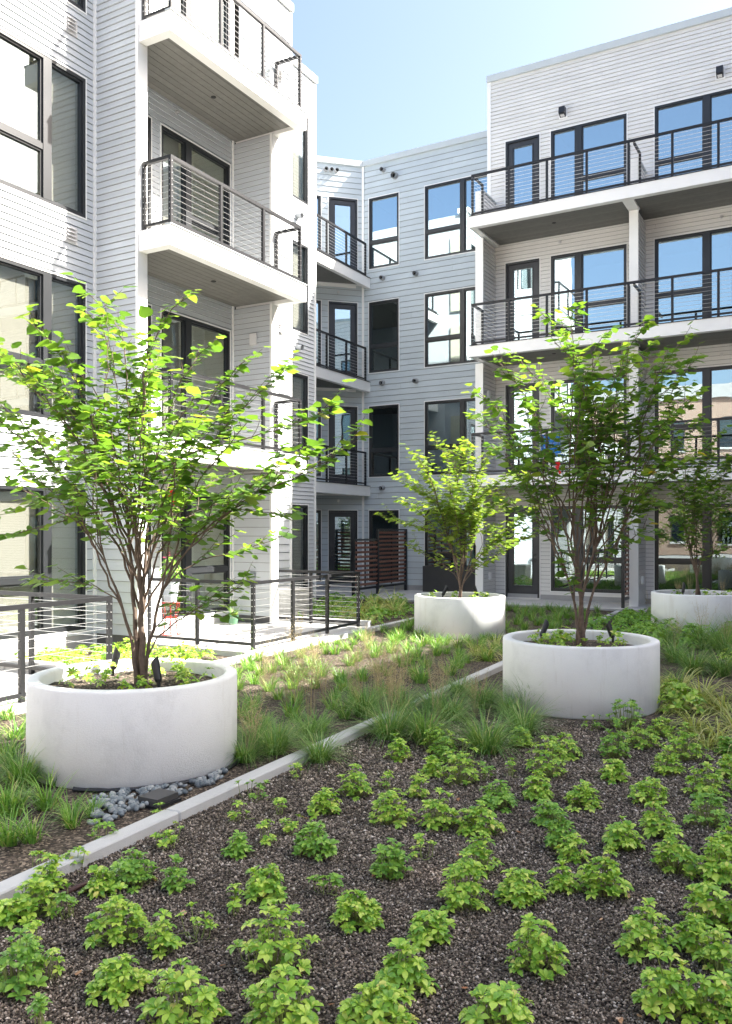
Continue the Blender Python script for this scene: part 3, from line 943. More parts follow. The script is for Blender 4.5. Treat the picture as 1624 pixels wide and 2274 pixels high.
# return wall and fin, clad in boards; white trims on their outer corners
X_FIN, X_SLAB = -9.40, -8.75
wF1 = Wall(XL, 9.55, 1, 0, 0, -1)
wF2 = Wall(XL, 13.02, 1, 0, 0, -1)
for fi, fz in enumerate(FLOORS):
    expo = 0.1705 if fi == 0 else 0.1
    z0 = fz if fi else 0.2
    for wf, full in ((wF1, True), (wF2, False)):
        top = fz + 3.2 if (fi < 3 or full) else fz + 0.9
        if fi == 3 and full:
            top = LZ - 0.16
        if fi < 3 and not full:
            top = fz + 3.2 - 0.30
        core = part('fin_wall', wf.box(MB(), 0.0, 0.93, -0.17, 0.0, fz, top), 'gap', LB)
        part('fin_back', wf.box(MB(), 0.0, 0.90, -0.195, -0.171, fz, top), 'siding_left', core)
        n = max(1, round((top - z0) / expo))
        h = (top - z0) / n
        for i in range(n):
            BOARDS[LB.name].append((wf, 0.0, 0.90, z0 + i * h, z0 + (i + 1) * h - 0.008, 0.004 + LAP, 0.004, 'siding_left', True))
        part('fin_trim', wf.box(MB(), 0.895, 0.945, -0.18, 0.028, fz, top), 'trim', core)
        if fi == 3 and not full:
            part('fin_cap', wf.box(MB(), 0.0, 0.95, -0.19, 0.03, top + 0.001, top + 0.035), 'cap', core)
part('corner_trim', MB().box(XL + 0.0, XL + 0.05, 9.50, 9.545, 0.0, LZ - 0.2), 'trim', LB)
part('corner_trim', MB().box(XL + 0.0, XL + 0.045, 12.975, 13.0, 0.0, 12.0), 'trim', LB)
parapet(LB, wF1, -0.2, 0.93, LZ - 0.002, mat='trim')
for fi, fz in enumerate(FLOORS):
    if fi == 0:
        continue
    y0, y1 = 9.55, 13.20
    bal = part('balcony', MB().box(XL, X_SLAB, y0, y1, fz - 0.23, fz - 0.012), 'fascia', LB)
    rim = MB()
    rim.box(X_SLAB - 0.17, X_SLAB, y0, y1, fz - 0.32, fz - 0.2305)
    rim.box(X_FIN + 0.0, X_SLAB - 0.171, y0, y0 + 0.15, fz - 0.32, fz - 0.2305)
    rim.box(XL + 0.05, X_SLAB - 0.171, y1 - 0.15, y1, fz - 0.32, fz - 0.2305)
    part('soffit_rim', rim, 'fascia', bal)
    nx = 10
    xa, xb = XL + 0.03, X_SLAB - 0.172
    for k in range(nx):
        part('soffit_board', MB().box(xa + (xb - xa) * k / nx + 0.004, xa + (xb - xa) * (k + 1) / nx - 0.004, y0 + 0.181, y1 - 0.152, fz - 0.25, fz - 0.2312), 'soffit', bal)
    part('recessed_lamp', MB().tube([(-9.55, 11.5, fz - 0.258), (-9.55, 11.5, fz - 0.248)], 0.045, 12), 'dark_hole', bal)
    part('flashing', MB().box(X_SLAB - 0.1, X_SLAB + 0.016, y0 - 0.012, y1 + 0.012, fz - 0.0118, fz + 0.008), 'cap', bal)
    part('deck', MB().box(XL + 0.03, X_SLAB - 0.101, y0 + 0.19, y1 - 0.01, fz - 0.0117, fz + 0.002), 'paving', bal)
    railing(bal, [(X_FIN + 0.05, 9.63), (-8.82, 9.63), (-8.82, 13.09), (X_FIN + 0.05, 13.09)], fz,
            [(-8.82, 9.63), (-8.82, 10.80), (-8.82, 11.95), (-8.82, 13.09), (X_FIN + 0.05, 9.63), (X_FIN + 0.05, 13.09)], height=1.06)
    sprinkler(LB, (XL + 0.02, 11.40, fz - 3.2 + 2.82), (1, 0, 0))
    louvre_vent(LB, wL, 9.05, fz - 0.06)
    louvre_vent(LB, wL, 14.55, fz + 1.75 if fi == 3 else fz - 0.35, 0.2, 0.22)
part('wall_speaker', wF2.box(MB(), 0.45, 0.60, 0.02, 0.07, 5.35, 5.57), 'vent', LB)
part('meter_box', wF2.box(MB(), 0.42, 0.56, 0.02, 0.09, 0.75, 1.0), 'vent_grey', LB)
# set-back end of the left wing
XR2 = -11.62
wE = Wall(XR2, 0, 0, 1, 1, 0)
EZ = 13.24
holes = [(16.88, 17.58, fz + WIN_LO, fz + WIN_HI) for fz in FLOORS]
siding(LB, wE, 14.9, 17.9, 0.2, EZ - 0.16, holes, 0.1, 'siding_left')
part('foundation', wE.box(MB(), 14.9, 17.9, -0.1, 0.014, 0.0, 0.2), 'base', LB)
parapet(LB, wE, 14.9, 17.9, EZ, end0=False, mat='trim')
part('corner_trim', MB().box(XR2 - 0.05, XR2 + 0.03, 17.87, 17.94, 0, EZ - 0.17), 'trim', LB)
part('end_wall', MB().box(XR2 - 4, XR2 - 0.1, 17.8, 17.87, 0, EZ - 0.2), 'siding_left', LB)
part('roof', MB().box(XR2 - 6, XR2 - 0.2, 14.9, 17.7, 12.5, 12.72), 'roofing', LB)
for fi, fz in enumerate(FLOORS):
    window(LB, wE, 16.88, 17.58, fz + WIN_LO, fz + WIN_HI, [], [], shade=(0,), room=0.6, glass='glass_clear')
    if fi:
        pipe_vent(LB, wE, 17.1, fz - 0.12, 0.065)
emit_boards(LB)

# ------------------------------------------------------------------ buildings round the court behind the camera (seen in the panes, shading the garden)
EX = 7.9
EB = tag(empty('apartment_building', (EX, 0, 0)), 'pale sided wing closing the court, mirrored in the window panes', 'building')
wX = Wall(EX, 0, 0, 1, -1, 0)
holes = []
ex = [(y, y + 1.9) for y in (6.4, 9.4, 12.4, 15.4, 18.2)]
for fz in FLOORS:
    holes += [(a, b, fz + WIN_LO, fz + WIN_HI) for a, b in ex]
siding(EB, wX, 5.6, 29.0, 0.0, 14.45, holes, 0.2, 'siding_white', seen=False)
parapet(EB, wX, 5.6, 29.0, 14.6)
part('roof', MB().box(EX + .2, EX + 10, 5.6, 29, 14.0, 14.2), 'roofing', EB)
for fz in FLOORS:
    for a, b in ex:
        window(EB, wX, a, b, fz + WIN_LO, fz + WIN_HI, [(a + 0.63, a + 0.77)], [(1, fz + CROSS)], 'glass_dark', room=1.2)
part('end_wall', MB().box(EX + .1, EX + 10, 5.6, 5.7, 0, 14.4), 'siding_pale', EB)
emit_boards(EB, 0)
BB = tag(empty('brick_building', (0, -28, 0)), 'red brick building behind the garden, mirrored in the panes', 'building')
part('wall', MB().box(-40, 40, -38, -28, 0, 12.2), 'brick', BB)
part('cornice', MB().box(-40.1, 40.1, -38.1, -27.8, 12.2, 13.3), 'base', BB)
for fz in (0.9, 4.6, 8.3):
    for k in range(16):
        x = -26.5 + k * 3.6
        w = part('window', MB().box(x, x + 1.1, -28.0, -27.93, fz, fz + 2.2), 'frame', BB)
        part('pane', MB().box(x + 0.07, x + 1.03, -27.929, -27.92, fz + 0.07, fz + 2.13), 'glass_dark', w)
        part('sill', MB().box(x - 0.1, x + 1.2, -28.0, -27.86, fz - 0.15, fz - 0.001), 'kerb', w)

# ------------------------------------------------------------------ patio railings
def rail_thing(label, line, posts, z):
    r = tag(empty('railing', (line[0][0], line[0][1], z)), label, 'railing', 'patio railings')
    railing(r, line, z, posts, height=1.0, ncable=9)
    return r
rail_thing('black cable railing round the patio nearest the picture edge', [(-7.22, 3.6), (-7.34, 7.0), (-10.25, 7.0)],
           [(-7.25, 4.4), (-7.30, 5.78), (-7.34, 7.0), (-8.66, 7.0), (-9.9, 7.0)], 0.06)
rail_thing('black cable railing enclosing the middle patio below the balconies', [(-9.62, 10.0), (-7.56, 10.0), (-7.72, 13.36), (-9.62, 13.36)],
           [(-9.62, 10.0), (-8.62, 10.0), (-7.56, 10.0), (-7.61, 11.1), (-7.66, 12.2), (-7.72, 13.36), (-8.75, 13.36), (-9.62, 13.36)], 0.07)

# ------------------------------------------------------------------ slatted privacy screens
def screen(label, a, panels, rows):
    """a: start (x, y); panels: list of (length, height); runs along +Y"""
    x, y = a
    r = tag(empty('privacy_screen', (x, y, 0.05)), label, 'screen', 'slatted wood privacy screens')
    first = True
    for (L, H) in panels:
        for k, yy in enumerate((y, y + L)):
            if k == 0 and not first:
                continue
            hh = H if k == 0 or (L, H) == panels[-1] else max(H, panels[panels.index((L, H)) + 1][1])
            part('post', MB().box(x - 0.035, x + 0.035, yy - 0.035, yy + 0.035, 0.05, hh), 'black', r)
        part('head_rail', MB().box(x - 0.03, x + 0.03, y + 0.036, y + L - 0.036, H - 0.05, H - 0.001), 'black', r)
        part('foot_rail', MB().box(x - 0.03, x + 0.03, y + 0.036, y + L - 0.036, 0.22, 0.28), 'black', r)
        n = int((H - 0.45) / 0.105)
        for i in range(n):
            z = 0.36 + i * (H - 0.47) / (n - 1)
            part('slat', MB().bar((x + random.uniform(-.003, .003), y + 0.038, z), (x, y + L - 0.038, z + random.uniform(-.004, .004)), 0.028, 0.058, up=(0.55, 0, 0.83)), 'wood', r)
        part('middle_post', MB().box(x - 0.060, x - 0.034, y + L * 0.52, y + L * 0.52 + 0.04, 0.29, H - 0.06), 'black', r)
        y += L
        first = False
    return r
screen('brown slatted wood privacy screen by the recessed corner', (-11.45, 19.55), [(1.35, 1.60), (1.75, 1.88)], 0)
screen('tall narrow slatted wood screen dividing the walkway under the balconies', (-4.42, 19.75), [(1.4, 1.92)], 0)

# dark metal planter box against the grey wall
pb = tag(empty('planter_box', (-9.9, 22.4, 0.05)), 'dark grey metal planter box below the grey wall window', 'planter box')
part('box', MB().box(-10.72, -9.05, 22.3, 22.34, 0.05, 0.80).box(-10.72, -9.05, 22.66, 22.7, 0.05, 0.80).box(-10.72, -10.68, 22.341, 22.659, 0.05, 0.80).box(-9.09, -9.05, 22.341, 22.659, 0.05, 0.80), 'metal_box', pb)
part('soil', MB().box(-10.679, -9.091, 22.342, 22.658, 0.06, 0.72), 'mulch', pb)

# air conditioner
def ac_unit(x, y):
    r = tag(empty('air_conditioner', (x, y, 0.0)), 'beige outdoor air conditioner unit behind the patio railing', 'air conditioner')
    w = 0.30
    part('pad', MB().box(x - w - .05, x + w + .05, y - w - .05, y + w + .05, 0.0, 0.06), 'base', r)
    o = part('case', MB().box(x - w, x + w, y - w, y + w, 0.061, 0.64), 'ac', r)
    smooth_bevel(o, 0.03, 2)
    for k in range(16):
        t = -w + 0.05 + k * (2 * w - 0.1) / 15
        part('grille_bar', MB().box(x + t - .006, x + t + .006, y - w - .012, y - w - .001, 0.10, 0.58), 'ac', r)
        part('grille_bar', MB().box(x + w + .001, x + w + .012, y + t - .006, y + t + .006, 0.10, 0.58), 'ac', r)
    mb = MB()
    for k in range(6):
        mb.tube([(x + (0.05 + .04 * k) * math.cos(a), y + (0.05 + .04 * k) * math.sin(a), 0.665) for a in [i * math.pi / 12 for i in range(25)]], 0.005, 5)
    part('fan_guard', mb, 'ac', r)
    part('lid', MB().box(x - w - .015, x + w + .015, y - w - .015, y + w + .015, 0.62, 0.655), 'ac', r)
    ov = MB().add([(x + w + 0.014, y - 0.05 + 0.055 * math.cos(a), 0.42 + 0.028 * math.sin(a)) for a in [i * math.pi / 10 for i in range(20)]], [tuple(range(20))])
    part('oval_badge', ov, 'vent', r)
ac_unit(-9.85, 14.25)

# ------------------------------------------------------------------ round planters
PLANT_C = [(-4.86, 4.90), (-2.42, 8.82), (-5.90, 13.77), (-2.36, 16.46)]
PLANT_L = ['large round white concrete planter nearest the camera beside the pebbles', 'round concrete planter on the gravel in front of the doors',
           'round concrete planter half hidden behind the long grass bed', 'round concrete planter at the picture edge with dry seed heads']
R_P, H_P = 0.795, 0.69
for i, (x, y) in enumerate(PLANT_C):
    r = tag(empty('round_planter', (x, y, 0)), PLANT_L[i], 'planter', 'round concrete planters')
    prof = [(R_P - 0.02, 0.0), (R_P, 0.015), (R_P, H_P - 0.020), (R_P - 0.005, H_P - 0.006), (R_P - 0.018, H_P), (R_P - 0.078, H_P), (R_P - 0.092, H_P - 0.006), (R_P - 0.098, H_P - 0.02), (R_P - 0.10, 0.4)]
    part('shell', MB().lathe(prof, 96, (x, y, 0)), 'planter', r, smooth=True)
    sm = MB()
    n = 40
    vs, fs = [(x, y, 0.60)], []
    for k in range(1, 8):
        for j in range(n):
            a = 2 * math.pi * j / n
            rr = (R_P - 0.102) * k / 7
            vs.append((x + rr * math.cos(a), y + rr * math.sin(a), 0.585 + random.uniform(-0.012, 0.015)))
    for j in range(n):
        fs.append((0, 1 + j, 1 + (j + 1) % n))
    for k in range(6):
        for j in range(n):
            fs.append((1 + k * n + j, 1 + (k + 1) * n + j, 1 + (k + 1) * n + (j + 1) % n, 1 + k * n + (j + 1) % n))
    part('soil', sm.add(vs, fs), 'mulch', r)
SOIL = 0.59

# spotlights
def spot(base, tilt_dir, label):
    b = Vector(base)
    r = tag(empty('spotlight', b), label, 'spotlight', 'black garden spotlights in the planters')
    part('stake', MB().tube([b - Vector((0, 0, 0.03)), b + Vector((0, 0, 0.06))], 0.014, 8), 'black', r)
    d = Vector((tilt_dir[0], tilt_dir[1], 1.0)).normalized()
    p = b + Vector((0, 0, 0.05))
    body = MB().tube([p, p + d * 0.02, p + d * 0.12], [0.022, 0.030, 0.030], 14)
    part('body', body, 'black', r)
    e = Vector((tilt_dir[1], -tilt_dir[0], 0))
    hood = MB()
    pts = []
    s1 = d.cross(Vector((0, 0, 1)))
    s1 = s1.normalized() if s1.length > 1e-3 else Vector((1, 0, 0))
    s2 = s1.cross(d).normalized()
    n = 14
    vs = []
    for k in range(n):
        a = 2 * math.pi * k / n
        off = (s1 * math.cos(a) + s2 * math.sin(a)) * 0.033
        vs.append(tuple(p + d * 0.10 + off))
        vs.append(tuple(p + d * (0.165 + 0.03 * math.sin(a)) + off))
    hood.add(vs, [(2 * k, 2 * ((k + 1) % n), 2 * ((k + 1) % n) + 1, 2 * k + 1) for k in range(n)])
    part('hood', hood, 'black', r)
SP = [(0, 250, 1498, (.25, .1), 'black garden spotlight at the back left of the nearest planter'),
      (0, 352, 1528, (-.22, .1), 'black garden spotlight beside the trunk in the nearest planter'),
      (1, 1140, 1412, (.45, .2), 'black garden spotlight on the left rim of the gravel bed planter'),
      (1, 1416, 1418, (-.35, .1), 'black garden spotlight at the right inside the gravel bed planter'),
      (2, 958, 1324, (.55, .2), 'black garden spotlight left of the trunk in the half hidden planter'),
      (2, 1086, 1325, (-.35, .1), 'black garden spotlight right of the trunk in the half hidden planter'),
      (3, 1478, 1315, (.2, .1), 'black garden spotlight in the planter with dry seed heads')]
for (pi, px, py, tl, lab) in SP:
    g = on_ground(px, py, SOIL)
    c = Vector((*PLANT_C[pi], SOIL))
    v = g - c
    if v.length > R_P - 0.2:
        v = v.normalized() * (R_P - 0.2)
    d = Vector((_c, _s, 0)) * tl[0] + Vector((-_s, _c, 0)) * tl[1]
    spot(c + v, (d.x, d.y), lab)

# ------------------------------------------------------------------ leaves and trees
def leaf_geo(w=0.92):
    """heart-shaped blade of length 1 along +x, folded along the midrib, tip drooping"""
    half = [(0.0, 0.0), (-0.10, 0.22), (0.02, 0.42), (0.28, 0.50), (0.58, 0.38), (0.82, 0.15), (1.0, 0.0)]
    z = lambda u, v: 0.14 * abs(v) - 0.14 * u * u + 0.05 * math.sin(7 * u + 5 * abs(v))
    mid = [(0.0, 0.0), (0.3, 0.0), (0.62, 0.0), (1.0, 0.0)]
    vs = [(u, v, z(u, v)) for u, v in mid]
    fs = []
    for sg in (1, -1):
        o = len(vs)
        vs += [(u, sg * v * w, z(u, v)) for u, v in half[1:-1]]
        q = [(0, o, o + 1), (0, o + 1, o + 2, 1), (1, o + 2, o + 3, 2), (2, o + 3, o + 4), (2, o + 4, 3)]
        fs += q if sg < 0 else [tuple(reversed(f)) for f in q]
    return vs, fs
LEAF_V, LEAF_F = leaf_geo()
LEAF_NP = np.array(LEAF_V)
LEAF_ME = {}
for k in ('leaf', 'leaf_light'):
    mb = MB().add(LEAF_V, LEAF_F)
    LEAF_ME[k] = mb.mesh('leaf', k, smooth=True)

def bez(p0, p1, p2, p3, t):
    u = 1 - t
    return p0 * u ** 3 + p1 * 3 * u * u * t + p2 * 3 * u * t * t + p3 * t ** 3

def leaf_matrix(pos, out, size, rng):
    out = Vector(out)
    out.z = out.z * 0.4 - rng.uniform(-0.05, 0.45)
    out.normalize()
    up = Vector((rng.gauss(0, 0.32), rng.gauss(0, 0.32), 1)).normalized()
    side = up.cross(out)
    if side.length < 1e-3:
        side = Vector((1, 0, 0))
    side.normalize()
    nrm = out.cross(side).normalized()
    m = Matrix(((out.x, side.x, nrm.x, 0), (out.y, side.y, nrm.y, 0), (out.z, side.z, nrm.z, 0), (0, 0, 0, 1)))
    s = Matrix.Diagonal((size, size * rng.uniform(0.85, 1.1), size, 1))
    return Matrix.Translation(pos) @ m @ s

def tree(label, base, stems, tips, leaf, seed, leafmat='leaf', singles=300, twig=1.0, spacing=0.06, bare=0.30, extra=0.15):
    """stems: list of top points of the main stems; tips: end points of the long branches"""
    rng = random.Random(seed)
    base = Vector(base)
    root = tag(empty('redbud_tree', base), label, 'tree', 'multi-stemmed trees in round planters')
    tr = MB()
    paths = []
    for i, st in enumerate(stems):
        st = Vector(st)
        b = base + Vector((math.cos(i * 2.4) * 0.035, math.sin(i * 2.4) * 0.035, -0.05))
        p1 = b + Vector((0, 0, 0.45 * (st.z - b.z)))
        p2 = st - (st - b) * 0.25 - Vector((0, 0, 0.05))
        pts = [bez(b, p1, p2, st, k / 12) + Vector((rng.gauss(0, .006), rng.gauss(0, .006), 0)) for k in range(13)]
        r0 = 0.029 if i == 0 else rng.uniform(0.015, 0.022)
        rs = [r0 * (1.2 if k == 0 else 1) * (1 - 0.68 * k / 12) for k in range(13)]
        tr.tube(pts, rs, 8)
        paths.append((pts, rs))
    part('trunk', tr, 'bark', root, smooth=True)
    tips = [Vector(t) for t in tips]
    mid_c = sum(tips, Vector()) / len(tips)
    tips += [t.lerp(mid_c, rng.uniform(.02, .30)) + Vector((rng.gauss(0, .16), rng.gauss(0, .16), rng.gauss(0, .13))) for t in tips if rng.random() < extra]
    leaves = []
    for ti, tip in enumerate(tips):
        tip = Vector(tip)
        best = min(range(len(paths)), key=lambda i: (Vector(stems[i]) - tip).length * rng.uniform(0.75, 1.3))
        pts, rs = paths[best]
        rise = (tip.z - base.z)
        k0 = rng.randint(4, 12) if rise > 1.0 else rng.randint(2, 6)
        p0 = pts[k0]
        tang = (pts[min(k0 + 1, 12)] - pts[k0 - 1]).normalized()
        L = (tip - p0).length
        horiz = Vector((tip.x - p0.x, tip.y - p0.y, 0))
        p1 = p0 + (tang * 0.6 + Vector((0, 0, 0.35)) + horiz.normalized() * 0.30).normalized() * L * 0.38
        p2 = tip - (horiz.normalized() * 0.62 + Vector((0, 0, 0.45 if tip.z > p0.z + 0.3 else 0.05))).normalized() * L * 0.32
        n = max(8, int(L / 0.09))
        bp = []
        for k in range(n + 1):
            q = bez(p0, p1, p2, tip, k / n)
            if 0 < k < n:
                q = q + Vector((rng.gauss(0, .008), rng.gauss(0, .008), rng.gauss(0, .006)))
            bp.append(q)
        r0 = min(rs[k0] * 0.7, 0.0024 + 0.0030 * L)
        mb = MB()
        mb.tube(bp, [r0 * (1 - 0.8 * k / n) + 0.0013 for k in range(n + 1)], 6)
        side = rng.choice((-1, 1))
        for k in range(1, n + 1):
            f = k / n
            d = (bp[k] - bp[k - 1]).normalized()
            hs = d.cross(Vector((0, 0, 1)))
            hs = hs.normalized() if hs.length > .05 else Vector((1, 0, 0))
            if f > bare + 0.18:
                leaves.append((bp[k], hs * side + d * 0.5, leaf * rng.uniform(0.75, 1.15)))
                side = -side
            if f > bare * 0.7 and rng.random() < 0.93 and f < 0.97:
                tl = rng.uniform(0.16, 0.48) * (1.15 - 0.6 * f) * twig
                ang = rng.uniform(0, 2 * math.pi)
                td = (d * 0.75 + hs * math.cos(ang) * 0.7 + Vector((0, 0, 1)) * (0.25 + 0.3 * math.sin(ang))).normalized()
                tp = [bp[k]]
                m = max(3, int(tl / spacing))
                for j in range(1, m + 1):
                    td = (td + Vector((rng.gauss(0, .09), rng.gauss(0, .09), rng.gauss(-0.01, .07)))).normalized()
                    tp.append(tp[-1] + td * tl / m)
                mb.tube(tp, [0.0026 * (1 - 0.6 * j / m) + 0.0006 for j in range(m + 1)], 4, cap=False)
                sd = rng.choice((-1, 1))
                for j in range(1, m + 1):
                    hs2 = td.cross(Vector((0, 0, 1)))
                    hs2 = hs2.normalized() if hs2.length > .05 else Vector((1, 0, 0))
                    leaves.append((tp[j], hs2 * sd + td * (0.6 if j < m else 2), leaf * rng.uniform(0.5, 1.2)))
                    sd = -sd
        leaves.append((tip, (bp[-1] - bp[-2]).normalized(), leaf * 0.9))
        part('branch', mb, 'bark', root)
    mats = [leaf_matrix(p + Vector(o).normalized() * 0.022, o, s, rng) for p, o, s in leaves]
    order = sorted(range(len(mats)), key=lambda i: depth_of(mats[i].translation))
    chosen = set(order[:singles])
    rest = [i for i in range(len(mats)) if i not in chosen]
    inv = Matrix.Translation(-base)
    for i in chosen:
        o = bpy.data.objects.new('leaf', LEAF_ME[leafmat])
        COL.objects.link(o)
        o.parent = root
        o.matrix_local = inv @ mats[i]
    if rest:
        nv = len(LEAF_V)
        A = np.concatenate([LEAF_NP, np.ones((nv, 1))], 1)
        V = np.concatenate([(A @ np.array(mats[i]).T)[:, :3] for i in rest])
        F = [tuple(a + k * nv for a in f) for k in range(len(rest)) for f in LEAF_F]
        me = bpy.data.meshes.new('crown')
        me.from_pydata(V.tolist(), [], F)
        me.polygons.foreach_set('use_smooth', [True] * len(me.polygons))
        me.materials.append(M[leafmat])
        me.update()
        tag(link('crown', me, root), kind='stuff')
    return root, len(mats)

T1 = [(415, 655, 0), (60, 712, -.2), (190, 690, .2), (-40, 760, .3), (250, 705, .5), (30, 800, -.5), (470, 765, .6), (545, 800, -.3), (635, 820, .1),
      (735, 897, -.2), (690, 985, .2), (695, 1000, -.5), (650, 1140, -.4), (620, 1190, .1), (560, 1080, .6), (0, 900, -.2), (20, 1000, .5), (-70, 880, .6),
      (0, 1055, -.6), (30, 1130, .2), (-20, 1190, -.3), (70, 1290, 0), (150, 1060, -.8), (330, 760, -.5), (430, 880, -.8), (300, 900, .7), (515, 1370, 0),
      (400, 960, -.9), (200, 905, -.8), (550, 935, -.7), (110, 820, .7), (360, 800, .3), (80, 960, .9), (480, 1060, .9), (250, 1010, -1.0)]
D1 = 6.66
b1 = Vector((*PLANT_C[0], SOIL)) + Vector((_c, _s, 0)) * 0.04
tree('tall tree with heart leaves in the nearest round planter', b1,
     [at_depth(300, 1150, D1), at_depth(330, 1120, D1 + .1), at_depth(225, 1210, D1 - .1), at_depth(400, 1180, D1 - .05), at_depth(280, 1090, D1 + .15)],
     [at_depth(a, b, D1 + d) for a, b, d in T1], 0.100, 11, spacing=0.050, extra=0.3)
T2 = [(1200, 705, .2), (1260, 692, -.2), (1340, 745, .3), (1440, 722, 0), (1530, 748, -.3), (1550, 795, .3), (1555, 872, .3), (1105, 805, -.2), (1062, 875, .3),
      (1048, 922, -.4), (1135, 792, .6), (1170, 1000, -.7), (1120, 1110, -.3), (1530, 885, -.6), (1560, 935, .2), (1470, 955, -.8), (1400, 795, -.6),
      (1300, 825, -.8), (1220, 855, .8), (1480, 1025, .6), (1545, 1010, -.2), (1500, 1120, -.4), (1240, 1240, -.3), (1440, 1165, -.6), (1380, 905, 1.0),
      (1480, 800, .6), (1420, 870, -.2), (1270, 940, .4), (1330, 1010, -.9), (1180, 890, -.5), (1150, 1170, .3), (1450, 760, .5), (1230, 760, .0), (1500, 850, 0), (1090, 990, .5)]
D2 = 8.87
b2 = Vector((*PLANT_C[1], SOIL))
tree('tall leafy tree in the planter before the balcony doors', b2,
     [at_depth(1270, 1150, D2), at_depth(1345, 1120, D2 + .1), at_depth(1225, 1160, D2 - .1), at_depth(1390, 1150, D2 - .05)],
     [at_depth(a, b, D2 + d) for a, b, d in T2], 0.100, 23, spacing=0.050)
T3 = [(960, 975, 0), (1040, 982, .5), (1100, 1000, -.4), (1160, 1050, .3), (1200, 1120, -.3), (1190, 1180, .4), (842, 1140, -.2), (880, 1062, .3), (920, 1010, -.5),
      (905, 1210, .2), (990, 1060, -.8), (1070, 1070, -.8), (950, 1120, .7), (1130, 1110, .9), (1000, 1000, .8), (1140, 1210, -.4), (900, 1110, -.7), (1060, 1130, 0),
      (1010, 1120, -.4), (1100, 1170, .6)]
D3 = 14.9
tree('bright yellow green tree in the half hidden planter', Vector((*PLANT_C[2], SOIL)),
     [at_depth(1000, 1200, D3), at_depth(1045, 1190, D3 + .1), at_depth(1070, 1210, D3 - .1)],
     [at_depth(a, b, D3 + d) for a, b, d in T3], 0.11, 37, 'leaf_light', 0, spacing=0.046, twig=1.2, bare=0.2, extra=0.3)
T4 = [(1440, 1110, 0), (1470, 1060, .3), (1500, 985, -.2), (1540, 945, .3), (1600, 962, -.3), (1650, 1000, .2), (1690, 1080, 0), (1460, 1180, -.3), (1620, 1080, -.8),
      (1560, 1060, .8), (1640, 1180, .4), (1500, 1140, -.6), (1600, 1220, -.5), (1580, 1010, .0), (1540, 1100, -.5), (1680, 1150, -.4), (1480, 1030, .6), (1620, 1010, .7)]
D4 = 15.5
tree('dark leafy tree in the planter at the picture edge', Vector((*PLANT_C[3], SOIL)),
     [at_depth(1525, 1190, D4), at_depth(1570, 1180, D4 + .1), at_depth(1545, 1170, D4 - .1)],
     [at_depth(a, b, D4 + d) for a, b, d in T4], 0.11, 41, 'leaf', 0, spacing=0.044, twig=1.15)

# red ribbons tied to the branches
def ribbon(p, L, label):
    r = tag(empty('ribbon', p), label, 'ribbon')
    p = Vector(p)
    e = Vector((_c, _s, 0))
    mb = MB()
    for sg in (-1, 1):
        vs, fs = [], []
        for k in range(7):
            q = p + e * (0.012 * sg * k / 6 + 0.012 * math.sin(k * 1.3 + sg)) - Vector((0, 0, L * k / 6 * (1 if sg > 0 else 0.45)))
            vs += [tuple(q - e * 0.011), tuple(q + e * 0.011)]
        fs = [(2 * k, 2 * k + 1, 2 * k + 3, 2 * k + 2) for k in range(6)]
        mb.add(vs, fs)
    part('tail', mb, 'ribbon', r)
    part('knot', MB().tube([p - e * .02, p, p + e * .02], [0.008, 0.016, 0.008], 8), 'ribbon', r)
ribbon(at_depth(382, 1092, D1 - 0.25), 0.10, 'red ribbon tied in the tree nearest the camera')
ribbon(at_depth(1238, 1028, D2 - 0.35), 0.11, 'red ribbon tied in the tree before the balcony doors')

# ------------------------------------------------------------------ ground cover plants: whorls of toothed leaves
def whorl_geo(rng, nleaf, L, lift):
    mb = MB()
    for k in range(nleaf):
        a = 2 * math.pi * k / nleaf * 1.0 + rng.uniform(-.25, .25)
        el = lift + rng.uniform(-.22, .22)
        l = L * rng.uniform(0.75, 1.1)
        w = l * rng.uniform(0.46, 0.58)
        # stations along the leaf: narrow base, broad outer half, toothed tip
        st = [(0.0, 0.06), (0.30, 0.26), (0.56, 0.48), (0.66, 0.44), (0.78, 0.38), (0.88, 0.20), (1.0, 0.0)]
        ca, sa = math.cos(a), math.sin(a)
        vs = []
        def P(u, v):
            bend = el - 0.34 * u * u
            r_ = l * u * math.cos(el * 0.6 + bend * 0.4)
            z_ = l * u * math.sin(bend) + 0.22 * abs(v) * w + (0.08 * l if u > 0 else 0)
            return (r_ * ca - v * w * sa, r_ * sa + v * w * ca, z_)
        for u, v in st:
            vs += [P(u, -v), P(u, 0), P(u, v)]
        fs = []
        for i in range(len(st) - 1):
            o = 3 * i
            if i == len(st) - 2:
                fs += [(o, o + 1, o + 4), (o + 1, o + 2, o + 4)]
            else:
                fs += [(o, o + 1, o + 4, o + 3), (o + 1, o + 2, o + 5, o + 4)]
        mb.add(vs, fs)
    for k in range(4):                                    # young upright leaves at the centre
        a = k * 1.571 + rng.uniform(-.3, .3)
        l = L * rng.uniform(0.35, 0.5)
        ca, sa = math.cos(a), math.sin(a)
        q = [(0, 0, 0.004), (l * .35 * ca - l * .2 * sa, l * .35 * sa + l * .2 * ca, l * .6), (l * .6 * ca, l * .6 * sa, l * .9), (l * .35 * ca + l * .2 * sa, l * .35 * sa - l * .2 * ca, l * .6)]
        mb.add(q, [(0, 1, 2), (0, 2, 3)])
    return mb
rngw = random.Random(5)
WH = {}
for mk in ('ground_leaf', 'ground_leaf_dark'):
    WH[mk] = [whorl_geo(rngw, rngw.choice((6, 7, 8)), 0.046, lf).mesh('leaf_whorl', mk, smooth=True) for lf in (0.35, 0.5, 0.65, 0.2, 0.8, 0.4)]

